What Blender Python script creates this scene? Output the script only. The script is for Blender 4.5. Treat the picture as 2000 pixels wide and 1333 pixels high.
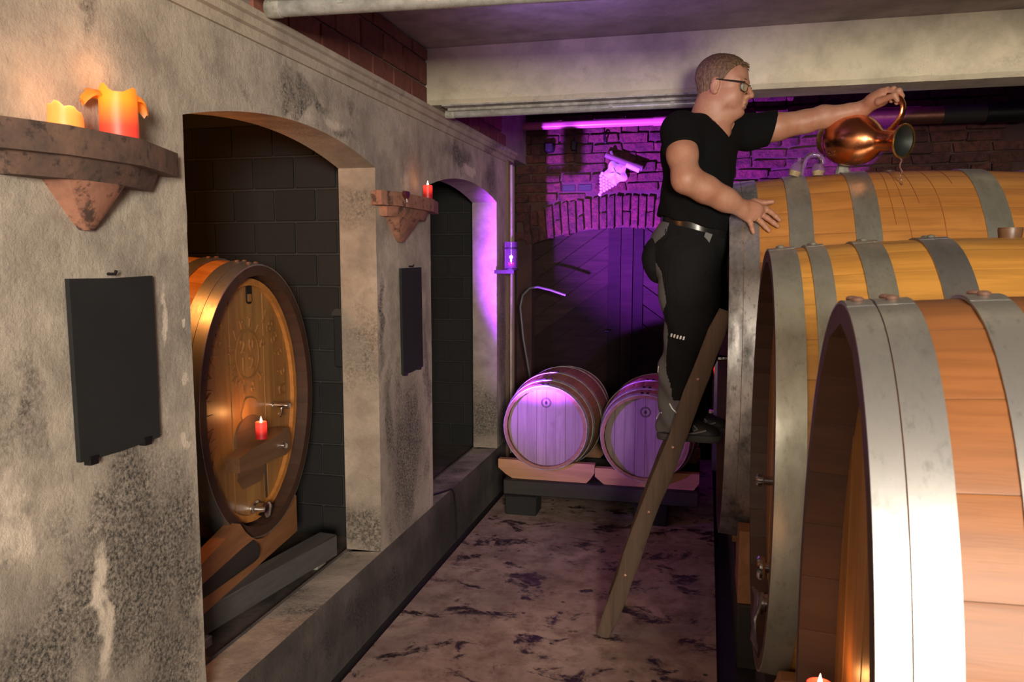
import bpy, bmesh, math, random
import numpy as np
from mathutils import Vector, Matrix, noise as mnoise
from mathutils.bvhtree import BVHTree
random.seed(7)
S = bpy.context.scene
for o in list(bpy.data.objects): bpy.data.objects.remove(o)
COL = S.collection
PI = math.pi; R = math.radians

# ---------------------------------------------------------------- camera, world, large lights, exposure
cam = bpy.data.cameras.new('camera'); cam.sensor_width = 36; cam.lens = 27.72; cam.clip_start = .02
co = bpy.data.objects.new('camera', cam); COL.objects.link(co)
co.location = (0, 0, 1.6); co.rotation_euler = (R(90-5.968), 0, R(13.893))
S.camera = co
cam.dof.use_dof = True; cam.dof.focus_distance = 3.6; cam.dof.aperture_fstop = 9.0
w = bpy.data.worlds.new('world'); S.world = w; w.use_nodes = True
w.node_tree.nodes['Background'].inputs[0].default_value = (.012, .011, .010, 1)
w.node_tree.nodes['Background'].inputs[1].default_value = 1.0

def light(name, kind, loc, target, energy, color, **kw):
    l = bpy.data.lights.new(name, kind); l.energy = energy; l.color = color
    for k, v in kw.items(): setattr(l, k, v)
    o = bpy.data.objects.new(name, l); COL.objects.link(o); o.location = loc
    if target is not None:
        o.rotation_euler = (Vector(target)-Vector(loc)).to_track_quat('-Z', 'Y').to_euler()
    return o
light('key_lamp', 'AREA', (1.05, -2.5, 1.9), (-.3, 3.8, 1.85), 310, (1, .885, .74), shape='RECTANGLE', size=.8, size_y=.8)
light('fill_lamp', 'AREA', (-.6, -2.2, 2.2), (-1.2, 3.5, 1.7), 26, (1, .84, .68), shape='RECTANGLE', size=.9, size_y=.6)
light('violet_spot', 'SPOT', (-1.535, 3.95, .66), (.16, 6.2, 2.5), 3600, (.36, .055, 1.0), spot_size=R(64), spot_blend=.75, shadow_soft_size=.03)
light('violet_flood', 'SPOT', (-1.535, 3.95, .68), (-.2, 5.2, 1.22), 85, (.36, .09, 1.0), spot_size=R(94), spot_blend=.75, shadow_soft_size=.03)
light('added_violet_ceiling_fill', 'SPOT', (-.55, 3.0, 2.3), (-.45, 3.2, 2.655), 12, (.50, .30, 1.0), spot_size=R(155), spot_blend=.8, shadow_soft_size=.15)  # added unseen light that tints the ceiling violet; no fixture stands here
light('niche_candle_light', 'POINT', (-2.0, 2.18, 1.93), None, 15, (1, .34, .07), shadow_soft_size=.03)
S.view_settings.view_transform = 'Standard'; S.view_settings.look = 'None'
S.view_settings.exposure = 0.0; S.view_settings.gamma = 1.0; S.view_settings.use_curve_mapping = False

# ---------------------------------------------------------------- materials
class N:
    """small node-tree writer"""
    def __init__(s, name):
        s.m = bpy.data.materials.new(name); s.m.use_nodes = True
        s.t = s.m.node_tree; s.b = s.t.nodes['Principled BSDF']
    def n(s, typ, **kw):
        x = s.t.nodes.new(typ)
        for k, v in kw.items():
            if k.startswith('i_'):
                key = k[2:].replace('_', ' ')
                x.inputs[key].default_value = v
            else: setattr(x, k, v)
        return x
    def l(s, a, b): s.t.links.new(a, b)
    def pos(s, scale=(1, 1, 1), obj=False, rot=(0, 0, 0)):
        src = s.n('ShaderNodeTexCoord').outputs['Object'] if obj else s.n('ShaderNodeNewGeometry').outputs['Position']
        mp = s.n('ShaderNodeMapping'); mp.inputs['Scale'].default_value = scale; mp.inputs['Rotation'].default_value = rot
        s.l(src, mp.inputs['Vector']); return mp.outputs[0]
    def noise(s, vec, scale, detail=6, rough=.55, dist=0, w=None):
        x = s.n('ShaderNodeTexNoise'); x.inputs['Scale'].default_value = scale; x.inputs['Detail'].default_value = detail
        x.inputs['Roughness'].default_value = rough; x.inputs['Distortion'].default_value = dist
        if w is not None:
            x.noise_dimensions = '4D'; s.l(w, x.inputs['W'])
        s.l(vec, x.inputs['Vector']); return x.outputs['Fac']
    def ramp(s, fac, stops):
        x = s.n('ShaderNodeValToRGB'); e = x.color_ramp.elements
        while len(e) < len(stops): e.new(.5)
        for el, (p, c) in zip(e, stops):
            el.position = p; el.color = (c, c, c, 1) if not hasattr(c, '__len__') else (*c, 1)
        s.l(fac, x.inputs[0]); return x.outputs[0]
    def mix(s, fac, a, b, mode='MIX'):
        x = s.n('ShaderNodeMix', data_type='RGBA', blend_type=mode)
        for v, i in ((fac, 0), (a, 6), (b, 7)):
            if isinstance(v, (int, float)): x.inputs[i].default_value = v
            elif isinstance(v, tuple): x.inputs[i].default_value = (*v, 1)
            else: s.l(v, x.inputs[i])
        return x.outputs[2]
    def math(s, op, a, b=0, c=None, clamp=False):
        x = s.n('ShaderNodeMath', operation=op, use_clamp=clamp)
        for i, v in enumerate((a, b) if c is None else (a, b, c)):
            if isinstance(v, (int, float)): x.inputs[i].default_value = v
            else: s.l(v, x.inputs[i])
        return x.outputs[0]
    def bump(s, h, strength=.3, dist=.01, prev=None):
        x = s.n('ShaderNodeBump'); x.inputs['Strength'].default_value = strength; x.inputs['Distance'].default_value = dist
        s.l(h, x.inputs['Height'])
        if prev is not None: s.l(prev, x.inputs['Normal'])
        return x.outputs[0]
    def out(s, color=None, rough=None, normal=None, metal=0.0, **kw):
        for v, k in ((color, 'Base Color'), (rough, 'Roughness'), (metal, 'Metallic'), (normal, 'Normal')):
            if v is None: continue
            if isinstance(v, tuple): s.b.inputs[k].default_value = (*v, 1)
            elif isinstance(v, (int, float)): s.b.inputs[k].default_value = v
            else: s.l(v, s.b.inputs[k])
        for k, v in kw.items():
            key = k.replace('_', ' ')
            s.b.inputs[key].default_value = (*v, 1) if isinstance(v, tuple) else v
        return s.m

def warp(g, p, amt=.22, sc=3.2):
    n_ = g.n('ShaderNodeTexNoise'); n_.inputs['Scale'].default_value = sc; n_.inputs['Detail'].default_value = 5; n_.inputs['Roughness'].default_value = .62; g.l(p, n_.inputs['Vector'])
    v = g.n('ShaderNodeVectorMath', operation='SUBTRACT'); g.l(n_.outputs['Color'], v.inputs[0]); v.inputs[1].default_value = (.5, .5, .5)
    v2 = g.n('ShaderNodeVectorMath', operation='SCALE'); g.l(v.outputs[0], v2.inputs[0]); v2.inputs['Scale'].default_value = amt*2
    v3 = g.n('ShaderNodeVectorMath', operation='ADD'); g.l(p, v3.inputs[0]); g.l(v2.outputs[0], v3.inputs[1]); return v3.outputs[0]
def blobmask(g, pts, p, distort):
    """union of soft round stains at world points (x ignored), edges torn by noise"""
    tot = None
    for (y, z, ry, rz, a) in pts:
        mp = g.n('ShaderNodeMapping'); mp.inputs['Location'].default_value = (0, -y/ry, -z/rz); mp.inputs['Scale'].default_value = (0, 1/ry, 1/rz)
        g.l(p, mp.inputs['Vector'])
        ln = g.n('ShaderNodeVectorMath', operation='LENGTH'); g.l(mp.outputs[0], ln.inputs[0])
        v = g.math('MULTIPLY', g.math('SUBTRACT', 1.25, ln.outputs['Value'], clamp=True), a)
        tot = v if tot is None else g.math('MAXIMUM', tot, v)
    return g.math('SUBTRACT', tot, distort, clamp=True)

def plaster(name, light_c, mid_c, dark_c, stains=None, pale=None, amount=.5, bump=.5):
    g = N(name); p = g.pos()
    big = g.noise(p, 1.7, 5, .6, .4); mid = g.noise(p, 6, 6, .65); fine = g.noise(p, 95, 5, .8); spk = g.noise(p, 150, 3, .8)
    col = g.mix(g.ramp(big, [(.35, 0.), (.68, 1.)]), light_c, mid_c)
    col = g.mix(g.math('MULTIPLY', g.ramp(mid, [(.42, 0.), (.68, 1.)]), .65), col, tuple(c*.58 for c in mid_c))
    streak = g.noise(g.pos((1, 6, 1.3)), 1.6, 6, .6)
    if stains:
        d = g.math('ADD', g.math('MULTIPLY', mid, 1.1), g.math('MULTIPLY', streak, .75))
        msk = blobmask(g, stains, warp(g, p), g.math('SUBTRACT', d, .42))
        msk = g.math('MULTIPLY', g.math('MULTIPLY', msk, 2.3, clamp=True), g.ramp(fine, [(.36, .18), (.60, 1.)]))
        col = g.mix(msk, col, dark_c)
    if pale:
        d = g.math('MULTIPLY', mid, 1.3)
        msk = g.math('MULTIPLY', blobmask(g, pale, warp(g, p, .05, 9.), d), 5.0, clamp=True)
        col = g.mix(msk, col, tuple(min(1, c*1.12) for c in light_c))
    sp = g.math('MULTIPLY', g.ramp(spk, [(.60, 0.), (.72, 1.)]), g.ramp(g.noise(p, 3.1, 4), [(.42, 0.), (.7, 1.)]))
    col = g.mix(g.math('MULTIPLY', sp, amount), col, dark_c)
    nrm = g.bump(fine, bump, .006, g.bump(mid, bump*.9, .02))
    return g.out(col, .88, nrm)

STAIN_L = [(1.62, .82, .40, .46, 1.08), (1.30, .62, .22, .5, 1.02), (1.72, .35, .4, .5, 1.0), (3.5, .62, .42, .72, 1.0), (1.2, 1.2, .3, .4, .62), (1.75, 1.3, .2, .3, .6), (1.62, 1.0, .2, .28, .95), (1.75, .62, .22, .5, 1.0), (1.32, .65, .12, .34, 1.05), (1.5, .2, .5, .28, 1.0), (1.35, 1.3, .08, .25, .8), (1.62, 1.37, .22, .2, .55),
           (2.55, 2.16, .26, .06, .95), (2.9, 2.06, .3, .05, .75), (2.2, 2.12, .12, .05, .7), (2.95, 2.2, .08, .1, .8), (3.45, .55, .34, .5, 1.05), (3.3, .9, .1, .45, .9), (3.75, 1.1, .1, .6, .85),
           (3.2, 1.3, .06, .35, .8), (2.4, .1, .8, .26, 1.25), (3.4, .1, .8, .28, 1.3), (4.4, .12, 1.0, .26, 1.3), (4.3, 2.17, .5, .12, .95), (5.0, 2.1, .25, .22, 1.0),  # blobs near the floor: wet plaster plus painted-in shade of the plinth
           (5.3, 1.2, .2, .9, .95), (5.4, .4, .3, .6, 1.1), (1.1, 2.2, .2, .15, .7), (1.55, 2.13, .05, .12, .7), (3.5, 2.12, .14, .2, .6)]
PALE_L = [(1.78, 1.45, .03, .25, .9), (1.52, .78, .06, .35, .9), (1.28, 1.05, .12, .2, .9), (3.5, 1.8, .12, .4, .8), (4.55, 2.11, .3, .06, .95), (2.7, 2.1, .3, .05, .8), (1.86, 1.27, .02, .03, 1.1), (1.845, 1.1, .025, .03, 1.1), (1.87, 1.42, .015, .025, 1.1)]
M = {}
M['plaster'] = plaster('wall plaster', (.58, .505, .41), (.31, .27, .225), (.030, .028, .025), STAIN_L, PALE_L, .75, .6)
M['plinth'] = plaster('wet and shaded plinth plaster', (.13, .11, .10), (.05, .042, .038), (.012, .011, .010), [(2.0, .15, .6, .2, .7), (3.0, .1, .8, .2, .9), (4.2, .1, .9, .25, 1.)], None, .8, .7)  # near-black colour holds both wet plaster and the shade along the wall foot
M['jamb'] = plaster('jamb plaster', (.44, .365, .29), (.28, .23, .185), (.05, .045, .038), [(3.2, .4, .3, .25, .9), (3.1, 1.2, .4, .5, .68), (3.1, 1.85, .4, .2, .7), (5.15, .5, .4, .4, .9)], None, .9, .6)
M['cornice'] = plaster('cornice plaster', (.50, .43, .34), (.37, .31, .25), (.06, .055, .045), [(3.3, 2.33, .5, .05, .6), (5.0, 2.3, .6, .1, .9)], None, .5, .4)
M['beam'] = plaster('beam plaster', (.76, .68, .50), (.62, .57, .42), (.11, .10, .075), [(3.9, 2.42, 9, .12, .52), (3.9, 2.6, 9, .06, .42)], None, .95, .35)
M['ceiling'] = plaster('ceiling plaster', (.46, .40, .36), (.33, .28, .25), (.12, .1, .09), None, None, .5, .3)
M['dark_wall'] = plaster('dark rubble', (.06, .045, .035), (.04, .03, .025), (.01, .01, .01), None, None, .6, .6)

g = N('concrete floor'); p = g.pos()
a = g.noise(p, 2.2, 7, .65, .5); b = g.noise(p, 9, 6, .7); c = g.noise(p, 26, 5, .7); d = g.noise(g.pos((1, 1.25, 1)), 4.3, 8, .70, .45)
col = g.mix(g.ramp(a, [(.38, 0.), (.62, 1.)]), (.42, .31, .255), (.25, .175, .145))
col = g.mix(g.ramp(b, [(.46, 0.), (.66, .8)]), col, (.145, .088, .07))
wet = g.math('MULTIPLY', g.ramp(d, [(.545, 0.), (.60, 1.)]), g.ramp(c, [(.30, .3), (.5, 1.)]))
col = g.mix(wet, col, (.020, .010, .009))
drops = g.n('ShaderNodeTexVoronoi'); drops.inputs['Scale'].default_value = 15; g.l(p, drops.inputs['Vector'])
dm = g.math('MULTIPLY', g.ramp(drops.outputs['Distance'], [(.14, 1.), (.2, 0.)]), g.ramp(g.noise(p, 1.6, 3), [(.50, 0.), (.58, 1.)]))
col = g.mix(g.math('MULTIPLY', dm, .9), col, (.025, .013, .011))
M['floor'] = g.out(col, g.mix(wet, (.75, .75, .75), (.58, .58, .58)), g.bump(c, .35, .004, g.bump(b, .3, .01)))
g = N('wet gutter'); p = g.pos()
M['gutter'] = g.out(g.mix(g.noise(p, 8), (.010, .009, .009), (.03, .026, .024)), .5, g.bump(g.noise(p, 30), .4, .006))
g = N('niche floor'); p = g.pos()
M['niche_floor'] = g.out(g.mix(g.ramp(g.noise(p, 5, 7, .7), [(.4, 0.), (.7, 1.)]), (.10, .075, .06), (.02, .017, .015)), .8, g.bump(g.noise(p, 40), .5, .006))

def brickmat(name, c1, c2, dark, spread=.5, bump=.7, sc=22):
    g = N(name); p = g.pos(); oi = g.n('ShaderNodeObjectInfo').outputs['Random']
    col = g.mix(oi, c1, c2)
    col = g.mix(g.math('MULTIPLY', g.ramp(g.noise(p, sc, 6, .7), [(.42, 0.), (.68, 1.)]), spread), col, dark)
    return g.out(col, .85, g.bump(g.noise(p, 60, 5, .75), bump, .006 if bump < .9 else .014, g.bump(g.noise(p, sc, 5, .65), bump, .012 if bump < .9 else .035)))
M['brick_red'] = brickmat('smooth red brick', (.20, .060, .040), (.27, .10, .065), (.09, .03, .025), .6, .25)
M['brick_old'] = brickmat('old brick', (.16, .047, .033), (.085, .029, .024), (.022, .010, .009), .9, 1.0)
M['mortar'] = plaster('mortar', (.36, .31, .26), (.25, .21, .18), (.06, .05, .045), None, None, .4, .5)
M['mortar_old'] = plaster('old mortar', (.10, .045, .038), (.055, .027, .024), (.02, .012, .012), None, None, .6, 1.0)
M['block'] = brickmat('black concrete block', (.008, .0078, .0075), (.014, .0135, .013), (.008, .008, .008), .5, .35, 9)
g = N('block mortar'); M['block_mortar'] = g.out((.030, .029, .027), .9)

def woodmat(name, c1, c2, dark, axis='x', rough=.55, rnd=.6, bump=.15, wear=.35, spots=.25):
    g = N(name)
    sc = {'x': (1.2, 14, 14), 'y': (14, 1.2, 14), 'z': (14, 14, 1.2)}[axis]
    sf = {'x': (3, 90, 90), 'y': (90, 3, 90), 'z': (90, 90, 3)}[axis]
    oi = g.n('ShaderNodeObjectInfo').outputs['Random']; w4 = g.math('MULTIPLY', oi, 37.)
    p = g.pos(sc, True); pf = g.pos(sf, True); p1 = g.pos((1, 1, 1), True)
    grain = g.noise(p, 1.6, 6, .6, .6, w4); fine = g.noise(pf, 1.0, 4, .7, 0, w4)
    col = g.mix(g.math('MULTIPLY', oi, rnd), c1, c2)
    col = g.mix(g.math('MULTIPLY', g.ramp(grain, [(.40, 0.), (.72, 1.)]), .55), col, tuple((x+y)/2*.62 for x, y in zip(c2, dark)))
    col = g.mix(g.math('MULTIPLY', g.ramp(fine, [(.50, 0.), (.75, 1.)]), wear), col, dark)
    col = g.mix(g.math('MULTIPLY', g.ramp(g.noise(p1, 11, 5, .6, 0, w4), [(.60, 0.), (.74, 1.)]), spots), col, dark)
    return g.out(col, rough, g.bump(fine, bump, .003))
M['oak'] = woodmat('cask oak', (.53, .235, .055), (.44, .165, .036), (.16, .052, .014), 'x', .5)
M['oak_yellow'] = woodmat('cask oak yellow', (.62, .315, .062), (.53, .235, .042), (.19, .068, .014), 'x', .5)
M['oak_red'] = woodmat('cask oak reddish', (.27, .102, .029), (.22, .075, .020), (.08, .027, .008), 'x', .5)
M['head_oak'] = woodmat('cask head oak', (.33, .165, .05), (.25, .11, .032), (.09, .035, .014), 'z', .38, .6, .25)
M['chime'] = woodmat('dark chime wood', (.060, .026, .015), (.045, .020, .012), (.014, .007, .005), 'x', .6, .4)
M['barrique'] = woodmat('barrique stave', (.34, .17, .075), (.24, .115, .05), (.07, .03, .02), 'y', .65)
M['barrique_head'] = woodmat('barrique head', (.33, .245, .225), (.27, .195, .18), (.10, .065, .06), 'z', .6, .6, .2, .5, .4)
M['cradle'] = woodmat('pale cradle wood', (.52, .26, .14), (.44, .21, .11), (.2, .09, .05), 'x', .6)
M['dark_beam'] = woodmat('dark beam', (.03, .024, .02), (.02, .016, .014), (.008, .007, .006), 'x', .7)
M['ladder'] = woodmat('weathered ladder wood', (.125, .082, .054), (.095, .062, .042), (.03, .018, .012), 'z', .75, .4, .5, .6, .5)
M['door_plank'] = woodmat('door plank', (.036, .020, .017), (.014, .008, .0075), (.006, .004, .004), 'x', .75, 1.0, .4, .6)
M['door_plank'].node_tree.nodes['Principled BSDF'].inputs['Specular IOR Level'].default_value = .15
M['post_wood'] = woodmat('post wood', (.17, .10, .065), (.11, .07, .05), (.04, .025, .02), 'z', .55)
M['tan_wood'] = woodmat('support wood', (.34, .15, .06), (.27, .11, .045), (.1, .04, .02), 'y', .6)
M['dark_grey_wood'] = woodmat('grey painted beam', (.10, .095, .09), (.07, .066, .062), (.03, .028, .026), 'y', .7)
M['bracket_wood'] = woodmat('carved bracket wood', (.17, .085, .04), (.12, .06, .03), (.04, .018, .01), 'y', .4)

def metalmat(name, c, rough, dark, amt=.5, sc=9, metal=.9, stretch=(1, 1, 1)):
    g = N(name); p = g.pos(stretch, True)
    a = g.noise(p, sc, 6, .65); b = g.noise(p, sc*6, 4, .7)
    m = g.math('MULTIPLY', g.ramp(a, [(.42, 0.), (.70, 1.)]), amt)
    col = g.mix(m, c, dark)
    col = g.mix(g.math('MULTIPLY', g.ramp(b, [(.56, 0.), (.72, 1.)]), amt*.8), col, dark)
    return g.out(col, g.mix(m, (rough,)*3, (min(1, rough+.18),)*3), g.bump(a, .12, .006), metal)
M['hoop'] = metalmat('galvanised hoop', (.41, .415, .41), .36, (.22, .225, .22), .8, 9, .85, (1, .5, .5))
M['hoop_olive'] = metalmat('tarnished hoop', (.47, .47, .395), .36, (.24, .235, .18), .7, 11, .72, (1, .5, .5))
M['hoop_scuffed'] = metalmat('scuffed steel hoop', (.68, .69, .69), .33, (.11, .11, .115), .9, 12, .85, (1, 1, .45))
M['rivet'] = metalmat('rivet', (.42, .26, .2), .5, (.2, .1, .08), .5, 20)
M['chrome'] = metalmat('chrome', (.75, .74, .73), .14, (.5, .5, .5), .2, 20, 1.0)
M['copper'] = metalmat('hammered copper', (.74, .29, .13), .22, (.42, .13, .06), .55, 16, 1.0)
M['copper_pipe'] = metalmat('copper pipe', (.30, .13, .09), .38, (.10, .05, .04), .7, 8, .8)
M['brass'] = metalmat('brass', (.72, .50, .17), .3, (.4, .25, .08), .4, 20, 1.0)
M['tin'] = metalmat('tinned inside', (.05, .055, .05), .5, (.03, .03, .03), .4, 20, .7)
M['black_iron'] = metalmat('black iron', (.02, .018, .02), .45, (.01, .01, .01), .4, 20, .6)
M['fixture_grey'] = metalmat('grey fixture', (.40, .39, .34), .45, (.10, .095, .07), .75, 22, .1)
M['fixture_tube'] = metalmat('grey tube cover', (.42, .42, .40), .22, (.13, .13, .11), .6, 26, .25)
M['paint_pipe'] = metalmat('painted pipe', (.60, .26, .27), .3, (.4, .15, .16), .3, 14, .1)

def plain(name, c, rough=.6, **kw):
    g = N(name); p = g.pos(obj=True); v = g.noise(p, 30, 4)
    return g.out(g.mix(g.math('MULTIPLY', v, .5), c, tuple(x*.72 for x in c)), rough, **kw)
M['slate'] = plaster('slate', (.010, .0105, .0105), (.006, .006, .0065), (.03, .03, .03), None, None, .35, .15)
g = N('terracotta'); p = g.pos()
col = g.mix(g.ramp(g.noise(p, 9, 6, .7), [(.42, 0.), (.66, 1.)]), (.36, .165, .105), (.20, .095, .065))
col = g.mix(g.math('MULTIPLY', g.ramp(g.noise(p, 17, 6, .75), [(.52, 0.), (.62, 1.)]), .85), col, (.03, .02, .017))
M['terracotta'] = g.out(col, .85, g.bump(g.noise(p, 60), .3, .004))
g = N('sooty terracotta'); p = g.pos()
col = g.mix(g.ramp(g.noise(p, 11, 6, .7), [(.38, 0.), (.62, 1.)]), (.15, .085, .06), (.075, .05, .04))
col = g.mix(g.math('MULTIPLY', g.ramp(g.noise(p, 25, 6, .75), [(.55, 0.), (.64, 1.)]), .8), col, (.02, .015, .013))
M['soot_terracotta'] = g.out(col, .85, g.bump(g.noise(p, 60), .3, .004))

def wax(name, c, emit, strength):
    """lit candle wax: the flame inside makes the wax glow"""
    g = N(name); return g.out(c, .45, Subsurface_Weight=.4, Emission_Color=emit, Emission_Strength=strength)
def wax_gradient(name, c_lo, c_hi, z0, z1, s_lo, s_hi):
    g = N(name); sx = g.n('ShaderNodeSeparateXYZ'); tc = g.n('ShaderNodeTexCoord'); g.l(tc.outputs['Object'], sx.inputs[0])
    f = g.n('ShaderNodeMapRange'); f.inputs['From Min'].default_value = z0; f.inputs['From Max'].default_value = z1; g.l(sx.outputs['Z'], f.inputs['Value'])
    col = g.mix(f.outputs[0], c_lo, c_hi)
    g.out(col, .45); g.l(col, g.b.inputs['Emission Color'])
    st = g.math('ADD', g.math('MULTIPLY', f.outputs[0], s_hi-s_lo), s_lo); g.l(st, g.b.inputs['Emission Strength']); return g.m
M['wax_big'] = wax_gradient('orange red candle wax', (.80, .055, .03), (.95, .24, .015), .025, .085, .45, .75)
M['wax_petal'] = wax('orange petal wax', (.70, .20, .02), (1, .22, .01), .16)
M['wax_stump'] = wax('melted orange stump', (.8, .30, .07), (1, .28, .04), .6)
M['wax_red'] = wax_gradient('red candle wax', (.42, .01, .012), (1.0, .05, .03), .015, .05, .05, .85)
g = N('flame'); M['flame'] = g.out((1, .8, .5), .5, Emission_Color=(1, .72, .35), Emission_Strength=14.)
M['heart'] = plain('dark red heart', (.09, .015, .015), .4)
M['grape'] = plain('painted plaster relief', (.50, .45, .46), .5)
M['branch'] = plain('branch', (.12, .08, .07), .7)
M['cable'] = plain('black cable', (.008, .008, .008), .5)
M['hose'] = plain('hose', (.12, .12, .13), .3)

def glass(name, c, rough=.02, alpha=1.0):
    g = N(name); return g.out(c, rough, Transmission_Weight=.96, IOR=1.3)
M['glass'] = glass('clear glass', (.96, .94, .97))
M['lantern_glass'] = glass('violet lantern glass', (.62, .45, .66))
g = N('spectacle lens'); M['lens'] = g.out((.45, .45, .30), .05, Alpha=.22)
g = N('pale liquid'); M['liquid'] = g.out((.80, .62, .25), .1, Transmission_Weight=.45)
M['wine'] = plain('red wine', (.12, .02, .02), .1)
g = N('wine stream'); M['wine_stream'] = g.out((.45, .22, .2), .05, Transmission_Weight=.7)

# ---------------------------------------------------------------- geometry helpers
def link(name, me, mats, parent=None, loc=None):
    o = bpy.data.objects.new(name, me); COL.objects.link(o)
    for m in (mats if isinstance(mats, (list, tuple)) else [mats]):
        me.materials.append(M[m] if isinstance(m, str) else m)
    if len(me.polygons) < 20000: me.set_sharp_from_angle(angle=R(38))
    if parent is not None: o.parent = parent
    if loc is not None: o.location = loc
    return o
def mesh(name, vs, fs, mat, parent=None, smooth=False, loc=None):
    me = bpy.data.meshes.new(name); me.from_pydata([tuple(v) for v in vs], [], fs); me.update()
    if smooth: me.polygons.foreach_set('use_smooth', [True]*len(me.polygons))
    return link(name, me, mat, parent, loc)
class B:
    """bmesh collector"""
    def __init__(s): s.bm = bmesh.new()
    def box(s, lo, hi, rot=None, bevel=0):
        c = [(a+b)/2 for a, b in zip(lo, hi)]; d = [b-a for a, b in zip(lo, hi)]
        mt = Matrix.Translation(c) @ (rot.to_4x4() if rot is not None else Matrix.Identity(4)) @ Matrix.Diagonal((*d, 1))
        r = bmesh.ops.create_cube(s.bm, size=1, matrix=mt)
        if bevel:
            es = list({e for v in r['verts'] for e in v.link_edges})
            bmesh.ops.bevel(s.bm, geom=es, offset=bevel, segments=1, affect='EDGES', profile=.5)
        return s
    def tube(s, pts, rad, n=10, caps=True, squash=1.0):
        pts = [Vector(p) for p in pts]; rads = rad if hasattr(rad, '__len__') else [rad]*len(pts)
        rings = []; up = None
        for i, p in enumerate(pts):
            t = (pts[min(i+1, len(pts)-1)]-pts[max(i-1, 0)]).normalized()
            if up is None: up = Vector((0, 0, 1)) if abs(t.z) < .9 else Vector((1, 0, 0))
            u = t.cross(up).normalized(); v = u.cross(t).normalized(); up = v
            rings.append([s.bm.verts.new(p+(u*math.cos(2*PI*k/n)*squash+v*math.sin(2*PI*k/n))*rads[i]) for k in range(n)])
        for a, b in zip(rings, rings[1:]):
            for k in range(n): s.bm.faces.new((a[k], a[(k+1) % n], b[(k+1) % n], b[k])).smooth = True
        if caps:
            s.bm.faces.new(rings[0][::-1]); s.bm.faces.new(rings[-1])
        return s
    def lathe(s, prof, origin=(0, 0, 0), axis=(0, 0, 1), n=32, cap0=False, cap1=False, sc=(1, 1)):
        ax = Vector(axis).normalized(); q = Vector((0, 0, 1)).rotation_difference(ax).to_matrix(); o = Vector(origin)
        rings = [[s.bm.verts.new(o+q @ Vector((r*sc[0]*math.cos(2*PI*k/n), r*sc[1]*math.sin(2*PI*k/n), z))) for k in range(n)] for r, z in prof]
        for a, b in zip(rings, rings[1:]):
            for k in range(n): s.bm.faces.new((a[k], a[(k+1) % n], b[(k+1) % n], b[k])).smooth = True
        if cap0: s.bm.faces.new(rings[0][::-1])
        if cap1: s.bm.faces.new(rings[-1])
        return s
    def sphere(s, c, r, sc=(1, 1, 1), u=12, v=8):
        mt = Matrix.Translation(c) @ Matrix.Diagonal((r*sc[0], r*sc[1], r*sc[2], 1))
        rr = bmesh.ops.create_uvsphere(s.bm, u_segments=u, v_segments=v, radius=1, matrix=mt)
        for vv in rr['verts']:
            for f in vv.link_faces: f.smooth = True
        return s
    def prism(s, poly, f, t):
        """poly 2D points -> f(a,b,depth) 3D; extruded depth 0..t"""
        a = [s.bm.verts.new(f(x, y, 0)) for x, y in poly]; b = [s.bm.verts.new(f(x, y, t)) for x, y in poly]
        s.bm.faces.new(a[::-1]); s.bm.faces.new(b); n = len(poly)
        for i in range(n): s.bm.faces.new((a[i], a[(i+1) % n], b[(i+1) % n], b[i]))
        return s
    def me(s, name):
        bmesh.ops.recalc_face_normals(s.bm, faces=s.bm.faces); me = bpy.data.meshes.new(name); s.bm.to_mesh(me); s.bm.free(); return me
    def obj(s, name, mat, parent=None, loc=None): return link(name, s.me(name), mat, parent, loc)
def tag(o, label=None, cat=None, group=None, kind=None):
    for k, v in (('label', label), ('category', cat), ('group', group), ('kind', kind)):
        if v: o[k] = v
    return o
def thing(name, label, cat, loc=(0, 0, 0), rot=None, group=None):
    o = bpy.data.objects.new(name, None); COL.objects.link(o); o.location = loc; o.empty_display_size = .05
    if rot: o.rotation_euler = rot
    return tag(o, label, cat, group)
def struct(o): return tag(o, kind='structure')
def copy_tree(o, parent=None):
    c = o.copy(); COL.objects.link(c); c.parent = parent
    for ch in list(o.children): copy_tree(ch, c)
    return c

# ================================================================= SETTING
W = -1.381; WB = -1.551; SILL = .297
B().box((-1.313, -3.0, -.12), (.073, 6.6, 0)).obj('floor', 'floor')['kind'] = 'structure'
struct(B().box((-1.60, -3.0, -.2), (-1.313, 6.6, -.035)).obj('floor_gutter', 'gutter'))
struct(B().box((.073, -3.0, -.2), (2.4, 6.6, -.06)).obj('floor_gutter_right', 'gutter'))
struct(B().box((-3.1, -.2, .0), (WB+.001, 6.6, .27)).obj('floor_niche', 'niche_floor'))
struct(B().box((-3.2, -3.0, 2.655), (2.5, 4.1, 2.85)).obj('ceiling', 'ceiling'))
struct(B().box((-3.2, 4.1, 2.97), (2.5, 6.7, 3.1)).box((-1.7, 4.09, 2.655), (2.5, 4.11, 3.0)).obj('ceiling_back', 'dark_wall'))
struct(B().box((2.3, -3.0, -.1), (2.45, 6.6, 3.0)).obj('wall_right', 'dark_wall'))
struct(B().box((-3.2, -3.15, -.1), (2.45, -3.0, 2.66)).obj('wall_front', 'dark_wall'))
struct(B().box((-3.2, -.3, -.1), (-3.05, 6.6, 2.66)).obj('wall_niche_back', 'dark_wall'))
struct(B().box((-3.2, -.35, 0), (WB-.001, -.2, 2.66)).obj('wall_niche_side', 'dark_wall'))

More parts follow.
